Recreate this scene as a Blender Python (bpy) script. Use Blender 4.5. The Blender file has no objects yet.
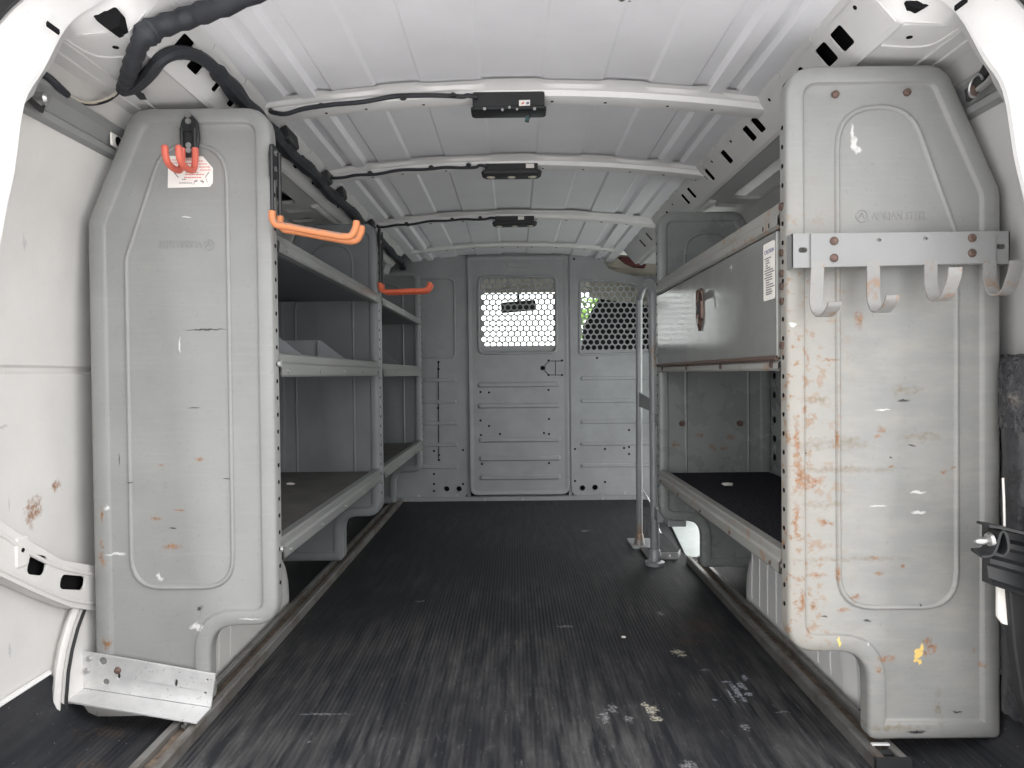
import bpy, bmesh, math, random
from mathutils import Vector, Matrix
from mathutils.geometry import tessellate_polygon
random.seed(7)
SC = bpy.context.scene
COL = SC.collection

# ------------------------------------------------------------------ camera survey
# camera stands 0.675 m above the van floor, a metre behind the rear opening, looking along +Y
CAM_H = 0.675
FPX = 700.0
def cam_axes():
    f = Vector((3.0, 10.0, FPX)).normalized()
    rl = math.radians(0.6)
    up = Vector((-math.sin(rl), math.cos(rl), 0)); up = (up - f * up.dot(f)).normalized()
    return up.cross(f), f, up
AX, AY, AZ = cam_axes()
def sight(px, py):
    d = Vector((px - 512.0, 384.0 - py, FPX))
    return Vector((d.dot(AX), d.dot(AY), d.dot(AZ)))
def on_y(px, py, y):
    d = sight(px, py); t = y / d.y
    return Vector((d.x * t, y, CAM_H + d.z * t))
def on_x(px, py, x):
    d = sight(px, py); t = x / d.x
    return Vector((x, d.y * t, CAM_H + d.z * t))
def on_z(px, py, z):
    d = sight(px, py); t = (z - CAM_H) / d.z
    return Vector((d.x * t, d.y * t, z))

cam = bpy.data.cameras.new('camera'); camo = bpy.data.objects.new('camera', cam); COL.objects.link(camo)
cam.sensor_width = 36; cam.lens = FPX / 1024 * 36; cam.clip_start = 0.02; cam.clip_end = 200
# camera axes expressed in the world: columns right, up, back
R = Matrix(((AX.x, AX.y, -AX.z), (AY.x, AY.y, -AY.z), (AZ.x, AZ.y, -AZ.z)))
M4 = R.to_4x4(); M4.translation = (0, 0, CAM_H); camo.matrix_world = M4
SC.camera = camo

# ------------------------------------------------------------------ materials
def nd(nt, t, **kw):
    n = nt.nodes.new(t)
    for k, v in kw.items():
        if k.startswith('i_'): n.inputs[k[2:].replace('_', ' ')].default_value = v
        else: setattr(n, k, v)
    return n
def math_n(nt, op, a, b=None, c=None, clamp=False):
    n = nt.nodes.new('ShaderNodeMath'); n.operation = op; n.use_clamp = clamp
    for i, v in enumerate((a, b, c)):
        if v is None: continue
        if isinstance(v, (int, float)): n.inputs[i].default_value = v
        else: nt.links.new(v, n.inputs[i])
    return n.outputs[0]
def mix_c(nt, fac, a, b):
    n = nt.nodes.new('ShaderNodeMix'); n.data_type = 'RGBA'
    for idx, v in ((0, fac), (6, a), (7, b)):
        if isinstance(v, (int, float)): n.inputs[idx].default_value = v
        elif isinstance(v, tuple): n.inputs[idx].default_value = (*v, 1) if len(v) == 3 else v
        else: nt.links.new(v, n.inputs[idx])
    return n.outputs[2]
def ramp(nt, v, a, b):
    n = nt.nodes.new('ShaderNodeMapRange'); n.inputs[1].default_value = a; n.inputs[2].default_value = b
    nt.links.new(v, n.inputs[0]); return n.outputs[0]
def noise(nt, vec, scale, detail=4, rough=0.6, stretch=None):
    if stretch:
        m = nt.nodes.new('ShaderNodeMapping'); m.inputs['Scale'].default_value = stretch
        nt.links.new(vec, m.inputs[0]); vec = m.outputs[0]
    n = nt.nodes.new('ShaderNodeTexNoise'); n.inputs['Scale'].default_value = scale
    n.inputs['Detail'].default_value = detail; n.inputs['Roughness'].default_value = rough
    nt.links.new(vec, n.inputs['Vector']); return n.outputs[0]
def new_mat(name):
    m = bpy.data.materials.new(name); m.use_nodes = True
    nt = m.node_tree; b = nt.nodes['Principled BSDF']
    return m, nt, b
def pos(nt):
    return nt.nodes.new('ShaderNodeNewGeometry').outputs['Position']

def stain_mask(nt, P, spots, wob=0.012, wscale=90.0, soft=(1.05, .7)):
    """spots: (centre xyz, size xyz). Ragged-edged patches, 0..1 mask."""
    nz = nt.nodes.new('ShaderNodeTexNoise'); nz.inputs['Scale'].default_value = wscale; nz.inputs['Detail'].default_value = 5
    nt.links.new(P, nz.inputs['Vector'])
    s = nt.nodes.new('ShaderNodeVectorMath'); s.operation = 'SUBTRACT'; s.inputs[1].default_value = (.5, .5, .5)
    nt.links.new(nz.outputs['Color'], s.inputs[0])
    k = nt.nodes.new('ShaderNodeVectorMath'); k.operation = 'SCALE'; k.inputs['Scale'].default_value = wob * 4
    nt.links.new(s.outputs[0], k.inputs[0])
    tot = None
    for c, sz in spots:
        # ragged amount follows the patch size
        d = nt.nodes.new('ShaderNodeVectorMath'); d.operation = 'SUBTRACT'; d.inputs[1].default_value = c
        nt.links.new(P, d.inputs[0])
        sm = min(min(sz) / 0.012, 1.0)
        ks = nt.nodes.new('ShaderNodeVectorMath'); ks.operation = 'MULTIPLY_ADD'; ks.inputs[1].default_value = (sm,) * 3
        nt.links.new(k.outputs[0], ks.inputs[0]); nt.links.new(d.outputs[0], ks.inputs[2])
        m = nt.nodes.new('ShaderNodeVectorMath'); m.operation = 'MULTIPLY'
        m.inputs[1].default_value = tuple(1.0 / v for v in sz); nt.links.new(ks.outputs[0], m.inputs[0])
        l = nt.nodes.new('ShaderNodeVectorMath'); l.operation = 'LENGTH'; nt.links.new(m.outputs[0], l.inputs[0])
        v = ramp(nt, l.outputs['Value'], *soft)
        tot = v if tot is None else math_n(nt, 'MAXIMUM', tot, v)
    return tot

def paint(name, col, rough=0.45, metal=0.0, mottle=0.12, mscale=9.0, streak=0.0, speck=0.0, bump=0.0, bscale=300,
          rust=(), grime=(), light=(), dark=(), rustcol=(0.30, 0.115, 0.026), spec=0.5, extra=None, darkcol=(.02, .02, .022), grimecol=(0.16, 0.12, 0.065)):
    m, nt, b = new_mat(name); P = pos(nt)
    c = tuple(col)
    n1 = noise(nt, P, mscale, 6)
    lo = tuple(v * (1 - mottle) for v in c); hi = tuple(min(1, v * (1 + mottle)) for v in c)
    out = mix_c(nt, ramp(nt, n1, 0.3, 0.7), lo, hi)
    if streak:
        n2 = noise(nt, P, 6, 5, 0.7, (1.5, 1.5, 22))
        out = mix_c(nt, math_n(nt, 'MULTIPLY', ramp(nt, n2, 0.52, 0.75), streak), out, tuple(min(1, v * 1.35) for v in c))
    if speck:
        n3 = noise(nt, P, 160, 2, 0.5)
        out = mix_c(nt, math_n(nt, 'MULTIPLY', ramp(nt, n3, 0.66, 0.72), speck), out, tuple(v * .45 for v in c))
    if extra: out = extra(nt, P, out)
    for spots, cc, amt in ((grime, grimecol, .85), (rust, rustcol, .9), (light, (.72, .72, .70), .7), (dark, darkcol, .95)):
        if spots:
            mk = stain_mask(nt, P, spots, soft={id(grimecol): (1.3, .0), id(rustcol): (1.25, .25)}.get(id(cc), (1.05, .5)))
            if cc is grimecol: mk = math_n(nt, 'MULTIPLY', mk, ramp(nt, noise(nt, P, 70, 5, .7), .35, .6))
            if cc is rustcol:
                mk = math_n(nt, 'MULTIPLY', mk, ramp(nt, noise(nt, P, 150, 4, .7), .33, .52))
                n4 = noise(nt, P, 120, 3); cc2 = mix_c(nt, ramp(nt, n4, .35, .65), tuple(v * .55 for v in rustcol), rustcol)
                out = mix_c(nt, math_n(nt, 'MULTIPLY', mk, amt), out, cc2)
            else:
                out = mix_c(nt, math_n(nt, 'MULTIPLY', mk, amt), out, cc)
    nt.links.new(out, b.inputs['Base Color'])
    b.inputs['Metallic'].default_value = metal; b.inputs['Specular IOR Level'].default_value = spec
    r = ramp(nt, n1, 0.2, 0.8)
    rr = math_n(nt, 'MULTIPLY_ADD', r, 0.16, rough - 0.08); nt.links.new(rr, b.inputs['Roughness'])
    if bump:
        bp = nt.nodes.new('ShaderNodeBump'); bp.inputs['Strength'].default_value = bump; bp.inputs['Distance'].default_value = .002
        nt.links.new(noise(nt, P, bscale, 3), bp.inputs['Height']); nt.links.new(bp.outputs[0], b.inputs['Normal'])
    return m

MAT = {}
GREY = (.243, .246, .240)

# positions of marks, surveyed on the two near panels
YL, YR = 1.352, 1.2
def sp(px, py, y, w, h):           # a patch on a plane of constant y, w,h in pixels there
    c = on_y(px, py, y); k = y / FPX
    return (tuple(c), (w * k, .03, h * k))
rust_r = [sp(*a) for a in ((815, 482, YR, 13, 7), (800, 478, YR, 5, 16), (838, 440, YR, 2.5, 10), (884, 430, YR, 5, 3), (880, 437, YR, 4, 2.5),
          (826, 523, YR, 5, 3), (832, 525, YR, 3, 2), (820, 577, YR, 8, 3), (840, 575, YR, 2.5, 10), (880, 574, YR, 6, 2.5), (878, 559, YR, 4, 2),
          (905, 567, YR, 3, 2), (857, 600, YR, 6, 3), (845, 611, YR, 7, 2), (930, 643, YR, 5, 4), (934, 650, YR, 6, 4), (928, 655, YR, 3, 3),
          (888, 660, YR, 11, 3), (878, 668, YR, 4, 4), (977, 652, YR, 2, 3), (984, 666, YR, 2.5, 3), (861, 320, YR, 4, 9), (946, 472, YR, 3, 2),
          (955, 468, YR, 2, 2), (803, 600, YR, 4, 10), (797, 440, YR, 3, 20), (815, 608, YR, 4, 3), (806, 410, YR, 3, 4), (796, 520, YR, 3, 18), (894, 467, YR, 3, 1.5), (832, 360, YR, 9, 2), (809, 362, YR, 2, 9))]
grime_r = [sp(*a) for a in ((908, 390, YR, 17, 5), (922, 437, YR, 20, 5), (942, 710, YR, 4, 22), (835, 445, YR, 40, 6), (850, 470, YR, 60, 3), (880, 728, YR, 60, 3), (820, 400, YR, 16, 4), (825, 505, YR, 20, 4), (850, 560, YR, 60, 2.5))]
light_r = [sp(*a) for a in ((855, 132, YR, 2.2, 11), (857, 143, YR, 3, 8), (860, 149, YR, 4, 3), (869, 644, YR, 2, 2), (885, 410, YR, 9, 1.2),
          (920, 493, YR, 10, 1.5), (921, 513, YR, 8, 1.8), (880, 507, YR, 10, .9), (793, 325, YR, 3, 4))]
yellow_r = [sp(*a) for a in ((839, 642, YR, 1.6, 5), (921, 656, YR, 4, 5), (920, 663, YR, 4, 3), (924, 650, YR, 2, 5))]
dark_r = [sp(*a) for a in ((960, 714, YR, 5, 1.6), (906, 401, YR, 8, 1.3), (916, 732, YR, 12, 2.0), (826, 618, YR, 4, 1), (914, 446, YR, 5, 1.2), (808, 453, YR, 1.5, 1.5), (922, 606, YR, 1.2, 1.2), (870, 622, YR, 5, 1.2), (893, 458, YR, 1.5, 1.2))]
rust_l = [sp(*a) for a in ((197, 460, YL, 5, 2.5), (169, 548, YL, 9, 4), (154, 519, YL, 6, 1.8), (178, 511, YL, 6, 1), (102, 560, YL, 3, 7), (102, 545, YL, 2, 4), (102, 515, YL, 1.6, 8), (159, 466, YL, 3, 1), (105, 643, YL, 4, 6))]
light_l = [sp(*a) for a in ((185, 216, YL, 6, .8), (178, 345, YL, 1.0, 9), (106, 508, YL, 2, 3), (115, 555, YL, 10, 1.6), (157, 577, YL, 3, 4), (196, 628, YL, 7, 5), (250, 619, YL, 12, .8))]
dark_l = [sp(*a) for a in ((204, 329.5, YL, 24, 1.3), (128, 483, YL, 4, .8), (171, 529, YL, 5, .8), (198, 610, YL, 4, 2.4), (192, 408, YL, 8, .6), (117, 460, YL, .7, 8), (225, 479, YL, 5, .7))]

def right_wear(nt, P, out):
    # pale, rubbed lower face with rusty blooming close to the aisle edge
    n = noise(nt, P, 10, 7, .7, (1, 1, 3)); n2 = noise(nt, P, 55, 5, .65)
    sx = nt.nodes.new('ShaderNodeSeparateXYZ'); nt.links.new(P, sx.inputs[0])
    edge = math_n(nt, 'MULTIPLY', ramp(nt, sx.outputs[0], .60, .47), ramp(nt, sx.outputs[2], 1.05, .75))
    mk = math_n(nt, 'MULTIPLY', ramp(nt, n, .45, .68), ramp(nt, sx.outputs[2], 1.0, .72))
    out = mix_c(nt, math_n(nt, 'MULTIPLY', mk, .55), out, (.33, .31, .28))
    out = mix_c(nt, math_n(nt, 'MULTIPLY', edge, .65), out, (.345, .325, .288))
    rs = math_n(nt, 'MULTIPLY', edge, ramp(nt, n2, .54, .63))
    out = mix_c(nt, math_n(nt, 'MULTIPLY', rs, .8), out, (.25, .125, .05))
    mk = stain_mask(nt, P, yellow_r); return mix_c(nt, mk, out, (.75, .52, .16))
MAT['panel_right'] = paint('grey enamel worn and rusty', GREY, .38, mottle=.08, streak=.25, speck=.25, rust=rust_r, grime=grime_r, light=light_r, dark=dark_r, extra=right_wear)
MAT['panel_left'] = paint('grey enamel scuffed', GREY, .38, mottle=.07, streak=.22, speck=.2, rust=rust_l, light=light_l, dark=dark_l)
MAT['shelf_shaded'] = paint('grey enamel shelf shaded', (.125, .132, .14), .45, mottle=.12, streak=.1, speck=.1)  # darker copy of the enamel; under-shelf shade put into its colour
MAT['grey'] = paint('grey enamel', (.225, .238, .248), .38, mottle=.08, streak=.12, speck=.1)  # cooler copy of the enamel; interior shade tint put into its colour
rust_c = []
for a in ((.52, 2.27, .44), (.60, 2.27, .47), (.64, 2.27, .43), (.70, 2.27, .46), (.68, 2.27, .425)): rust_c.append((a, (.014, .03, .009)))
MAT['grey_cabinet'] = paint('grey enamel cabinet', (.27, .285, .28), .28, mottle=.1, streak=.1, speck=.2, rust=rust_c,
    light=[(tuple(on_x(733, 268, .466)), (.03, .012, .008))])
MAT['cabinet_door'] = paint('grey enamel cabinet door polished', (.22, .225, .215), .12, mottle=.10, streak=.1, speck=.2, spec=.9, light=[(tuple(on_x(733, 268, .466)), (.03, .010, .006))])
def lip_rust(nt, P, out):
    n = noise(nt, P, 40, 5, .65); return mix_c(nt, math_n(nt, 'MULTIPLY', ramp(nt, n, .54, .66), .7), out, (.30, .17, .09))
MAT['grey_lip'] = paint('grey enamel rubbed lip', (.30, .30, .285), .38, mottle=.1, streak=.1, speck=.2, extra=lip_rust)
MAT['left_lip'] = paint('grey enamel lip', (.215, .22, .215), .38, mottle=.1, streak=.1, speck=.2)
MAT['partition'] = paint('dark grey steel partition', (.30, .31, .32), .42, mottle=.10, streak=.12, speck=.12)
MAT['white'] = paint('white body paint', (.78, .775, .77), .35, mottle=.03, speck=.06)
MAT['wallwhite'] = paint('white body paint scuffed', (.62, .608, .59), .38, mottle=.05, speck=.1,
    rust=[(tuple(on_x(36, 511, -.862)), (.03, .020, .016)), (tuple(on_x(33, 513, -.862)), (.03, .012, .026)), (tuple(on_x(57.5, 486, -.862)), (.03, .012, .010)), (tuple(on_x(40, 507, -.862)), (.03, .012, .02))],
    dark=[(tuple(on_x(19, 245, -.862)), (.03, .003, .014)), (tuple(on_x(17, 240, -.862)), (.03, .002, .02)), (tuple(on_x(11, 505, -.862)), (.03, .002, .016)), (tuple(on_x(4, 427, -.862)), (.03, .015, .004)), (tuple(on_x(11, 650, -.865)), (.03, .003, .014))], darkcol=(.45, .45, .45))
MAT['wall_shaded'] = paint('white side wall paint shaded', (.47, .465, .46), .4, mottle=.05, speck=.1)  # right wall paint darkened, its shade put into the colour
MAT['white_shaded'] = paint('white body paint shaded', (.64, .635, .63), .4, mottle=.04, speck=.08)  # body white darkened, roof edge shade put into the colour
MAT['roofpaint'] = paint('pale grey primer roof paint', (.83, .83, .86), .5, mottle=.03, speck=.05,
    dark=[(tuple(on_z(622, 1, 1.31)), (.012, .008, .02)), (tuple(on_z(629, 5, 1.31)), (.004, .003, .02))])
MAT['black'] = paint('black plastic', (.018, .019, .021), .42, mottle=.2)
MAT['loom'] = paint('black tape wrapped loom', (.021, .023, .029), .6, mottle=.25, mscale=40, bump=.5, bscale=150)
MAT['rubber'] = paint('black rubber seal', (.015, .015, .016), .6)
MAT['hole'] = paint('painted recess shade', (.012, .012, .013), .9, spec=.05)  # near-black paint standing in for shade inside holes, slots and grooves
MAT['tread'] = paint('pale worn step paint', (.48, .52, .51), .5, mottle=.1, speck=.5, mscale=30)
MAT['alu'] = paint('galvanised sheet', (.66, .66, .66), .38, metal=.55, mottle=.08, mscale=30, speck=.5,
    light=[(tuple(on_y(84 + 5 * k, 689 - 2 * k, 1.33)), (.016, .05, .008)) for k in range(5)] + [(tuple(on_y(103, 672, 1.345)), (.010, .02, .022))])
def track_dirt(nt, P, out):
    n = noise(nt, P, 14, 6, .7, (1, .5, 1)); return mix_c(nt, math_n(nt, 'MULTIPLY', ramp(nt, n, .47, .62), .7), out, (.11, .08, .06))
MAT['track'] = paint('aluminium track', (.25, .245, .235), .42, metal=.5, mottle=.15, mscale=20, speck=.4, extra=track_dirt)
MAT['trackdirt'] = paint('grit in the track', (.17, .13, .10), .9, mottle=.5, mscale=60)
MAT['orange'] = paint('orange dipped rubber', (.80, .33, .16), .5, mottle=.08)
def worn_top(nt, P, out):
    n = noise(nt, P, 60, 5, .7); g = nt.nodes.new('ShaderNodeNewGeometry'); sx = nt.nodes.new('ShaderNodeSeparateXYZ'); nt.links.new(g.outputs['Normal'], sx.inputs[0])
    mk = math_n(nt, 'MULTIPLY', ramp(nt, sx.outputs[2], .1, .5), ramp(nt, n, .38, .50))
    return mix_c(nt, math_n(nt, 'MULTIPLY', mk, .85), out, (.28, .2, .17))
MAT['orangeworn'] = paint('orange dipped rubber worn', (.60, .215, .085), .5, mottle=.08, extra=worn_top)
MAT['red'] = paint('coral red dipped rubber', (.60, .13, .09), .5, mottle=.08)
MAT['redorange'] = paint('red orange dipped rubber', (.88, .17, .08), .5, mottle=.08)
MAT['paper'] = paint('white sticker paper', (.82, .79, .75), .5, mottle=.05)
MAT['ink'] = paint('dark ink', (.22, .20, .21), .6)
MAT['inkred'] = paint('red ink', (.65, .22, .2), .6)
MAT['inkblue'] = paint('blue grey ink', (.16, .16, .24), .6)
MAT['rustbolt'] = paint('rusty bolt', (.13, .085, .07), .55, metal=.3, mottle=.4, mscale=120)
MAT['bolt'] = paint('zinc bolt', (.45, .45, .45), .35, metal=.8)
MAT['latch'] = paint('rusty steel latch', (.12, .075, .06), .3, metal=.35, mottle=.5, mscale=90)
MAT['carpet'] = paint('black carpet', (.036, .036, .042), .95, mottle=.8, mscale=160, bump=1, bscale=500, spec=.1)
MAT['hookgrey'] = paint('grey painted steel hooks', (.245, .25, .25), .38, mottle=.06, speck=.1)
def hook_rust(nt, P, out):
    n = noise(nt, P, 38, 5, .65); return mix_c(nt, math_n(nt, 'MULTIPLY', ramp(nt, n, .53, .64), .65), out, (.26, .14, .07))
MAT['hookworn'] = paint('rubbed steel hook', (.265, .262, .255), .4, mottle=.1, speck=.3, extra=hook_rust)
MAT['tube'] = paint('scuffed steel tube', (.34, .35, .36), .4, metal=.2, mottle=.15, streak=.2, speck=.3, rust=[((.473, 2.70, .05), (.04, .04, .045)), ((.484, 2.44, .74), (.01, .02, .06))], rustcol=(.45, .28, .16))
MAT['wood'] = paint('dusty grey ribbed shelf mat', (.11, .105, .10), .8, mottle=.3, mscale=12)
nt = MAT['wood'].node_tree
w = nd(nt, 'ShaderNodeTexWave', bands_direction='Y'); w.inputs['Scale'].default_value = 22; w.inputs['Distortion'].default_value = 1.5; w.inputs['Detail'].default_value = 2
nt.links.new(pos(nt), w.inputs['Vector']); bp = nd(nt, 'ShaderNodeBump'); bp.inputs['Strength'].default_value = .8; bp.inputs['Distance'].default_value = .004
nt.links.new(w.outputs[1], bp.inputs['Height']); nt.links.new(bp.outputs[0], nt.nodes['Principled BSDF'].inputs['Normal'])

def floor_mat():
    m, nt, b = new_mat('ribbed black rubber mat'); P = pos(nt)
    n = noise(nt, P, 5, 6, .65, (9, .9, 1)); n1 = noise(nt, P, 2.2, 5, .6); n2 = noise(nt, P, 30, 5, .7, (3, .6, 1)); n3 = noise(nt, P, 170, 2, .5)
    dust = math_n(nt, 'MULTIPLY', ramp(nt, n, .40, .72), ramp(nt, n1, .35, .62))
    sx = nt.nodes.new('ShaderNodeSeparateXYZ'); nt.links.new(P, sx.inputs[0])
    door = math_n(nt, 'MULTIPLY', ramp(nt, sx.outputs[1], 2.4, 1.15), ramp(nt, math_n(nt, 'ABSOLUTE', sx.outputs[0]), .72, .55))           # trodden dust gathers by the rear door
    amt = math_n(nt, 'MULTIPLY', dust, math_n(nt, 'MULTIPLY_ADD', door, .55, .2))
    out = mix_c(nt, amt, (.020, .021, .0245), (.20, .197, .192))
    out = mix_c(nt, math_n(nt, 'MULTIPLY', ramp(nt, n2, .58, .75), math_n(nt, 'MULTIPLY_ADD', door, .45, .08)), out, (.24, .235, .23))
    def fl(px, py, w, h): c = on_z(px, py, .004); k = c.y / FPX; return (tuple(c), (w * k, h * k * c.y / CAM_H, .03))
    sc = [fl(*a) for a in ((737, 690, 4, 10), (731, 694, 1.5, 8), (742, 684, 4, 5), (748, 692, 5, 2), (744, 698, 4, 2), (715, 698, 3, 1.2), (726, 680, 5, 1), (745, 676, 3, 3))]
    scb = [fl(*a) for a in ((612, 706, 5, 5), (604, 715, 5, 7), (628, 717, 4, 3), (648, 708, 4, 3), (745, 725, 5, 3), (688, 764, 9, 5), (705, 668, 6, 1), (565, 625, 9, 1), (310, 740, 4, 1), (325, 712, 30, 1), (660, 612, 4, 2), (585, 530, 5, 1), (782, 710, 9, 1.3), (420, 600, 5, 1))]
    scy = [fl(*a) for a in ((652, 708, 7, 4), (656, 716, 7, 3), (645, 703, 4, 3), (677, 650, 7, 2), (683, 654, 5, 1.6))]
    scr = [fl(*a) for a in ((700, 625, 22, 10), (110, 735, 18, 6), (60, 745, 30, 8), (92, 765, 25, 4), (30, 760, 20, 5), (690, 640, 18, 5))]
    for s, c, k, wb in ((scr, (.085, .06, .045), .55, .02), (scb, (.33, .33, .34), .75, .012), (sc, (.45, .47, .52), .85, .008), (scy, (.58, .54, .44), .95, .012)):
        mk = stain_mask(nt, P, s, wob=wb)
        nn = ramp(nt, noise(nt, P, 190, 3), .38, .58)
        out = mix_c(nt, math_n(nt, 'MULTIPLY', math_n(nt, 'MULTIPLY', mk, nn), k), out, c)
    out = mix_c(nt, math_n(nt, 'MULTIPLY', ramp(nt, n3, .735, .755), .8), out, (.4, .4, .4))
    nt.links.new(out, b.inputs['Base Color'])
    b.inputs['Roughness'].default_value = .62; b.inputs['Specular IOR Level'].default_value = .22
    w = nd(nt, 'ShaderNodeTexWave', bands_direction='X'); w.inputs['Scale'].default_value = 32
    nt.links.new(P, w.inputs['Vector']); bp = nd(nt, 'ShaderNodeBump'); bp.inputs['Strength'].default_value = .3; bp.inputs['Distance'].default_value = .003
    nt.links.new(w.outputs[1], bp.inputs['Height']); nt.links.new(bp.outputs[0], b.inputs['Normal'])
    return m
MAT['floor'] = floor_mat()
def simple(name, col, rough=.6, emit=0): 
    return paint(name, col, rough, mottle=.08)
MAT['concrete'] = paint('pale concrete', (.60, .59, .58), .9, mottle=.1, mscale=2)
MAT['dash'] = paint('charcoal dashboard plastic', (.035, .036, .04), .7)
MAT['headliner'] = paint('beige headliner felt', (.50, .47, .41), .9, mottle=.06)
MAT['seat'] = paint('black seat cloth', (.02, .021, .024), .85, mottle=.2, bump=.4)
MAT['maroon'] = paint('maroon cloth', (.16, .05, .05), .8, mottle=.2, mscale=60)
MAT['cream'] = paint('cream trim panel', (.66, .63, .53), .6, mottle=.05)
MAT['leaf'] = paint('tree leaves', (.16, .30, .05), .6, mottle=.4, mscale=6)
MAT['bark'] = paint('bark', (.10, .07, .05), .9)
MAT['lens'] = paint('lamp lens', (.75, .70, .58), .3, mottle=.05)
MAT['copper'] = paint('bare wire sleeves', (.55, .5, .42), .4, mottle=.2)
MAT['teal'] = paint('dark green connector', (.02, .06, .06), .5)
def plastic_wrap():
    m, nt, b = new_mat('crumpled clear film over black'); P = pos(nt)
    n = noise(nt, P, 24, 6, .7, (1, 1, .55)); n.node.inputs['Distortion'].default_value = .6
    out = mix_c(nt, ramp(nt, n, .55, .72), (.03, .03, .035), (.20, .18, .155))
    nt.links.new(out, b.inputs['Base Color']); b.inputs['Roughness'].default_value = .22; b.inputs['Specular IOR Level'].default_value = .7
    bp = nd(nt, 'ShaderNodeBump'); bp.inputs['Strength'].default_value = 1; bp.inputs['Distance'].default_value = .02
    nt.links.new(n, bp.inputs['Height']); nt.links.new(bp.outputs[0], b.inputs['Normal'])
    return m
MAT['wrap'] = plastic_wrap()
MAT['blackfilm'] = paint('black plastic film', (.03, .03, .034), .3, mottle=.5, mscale=30, bump=1, bscale=45)
def glass_mat():
    m = bpy.data.materials.new('window glass'); m.use_nodes = True; nt = m.node_tree; nt.nodes.clear()
    o = nd(nt, 'ShaderNodeOutputMaterial'); t = nd(nt, 'ShaderNodeBsdfTransparent'); g = nd(nt, 'ShaderNodeBsdfGlossy'); mx = nd(nt, 'ShaderNodeMixShader')
    t.inputs[0].default_value = (.93, .98, .95, 1); g.inputs['Roughness'].default_value = .02; mx.inputs[0].default_value = .06
    nt.links.new(t.outputs[0], mx.inputs[1]); nt.links.new(g.outputs[0], mx.inputs[2]); nt.links.new(mx.outputs[0], o.inputs[0])
    return m
MAT['glass'] = glass_mat()

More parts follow.
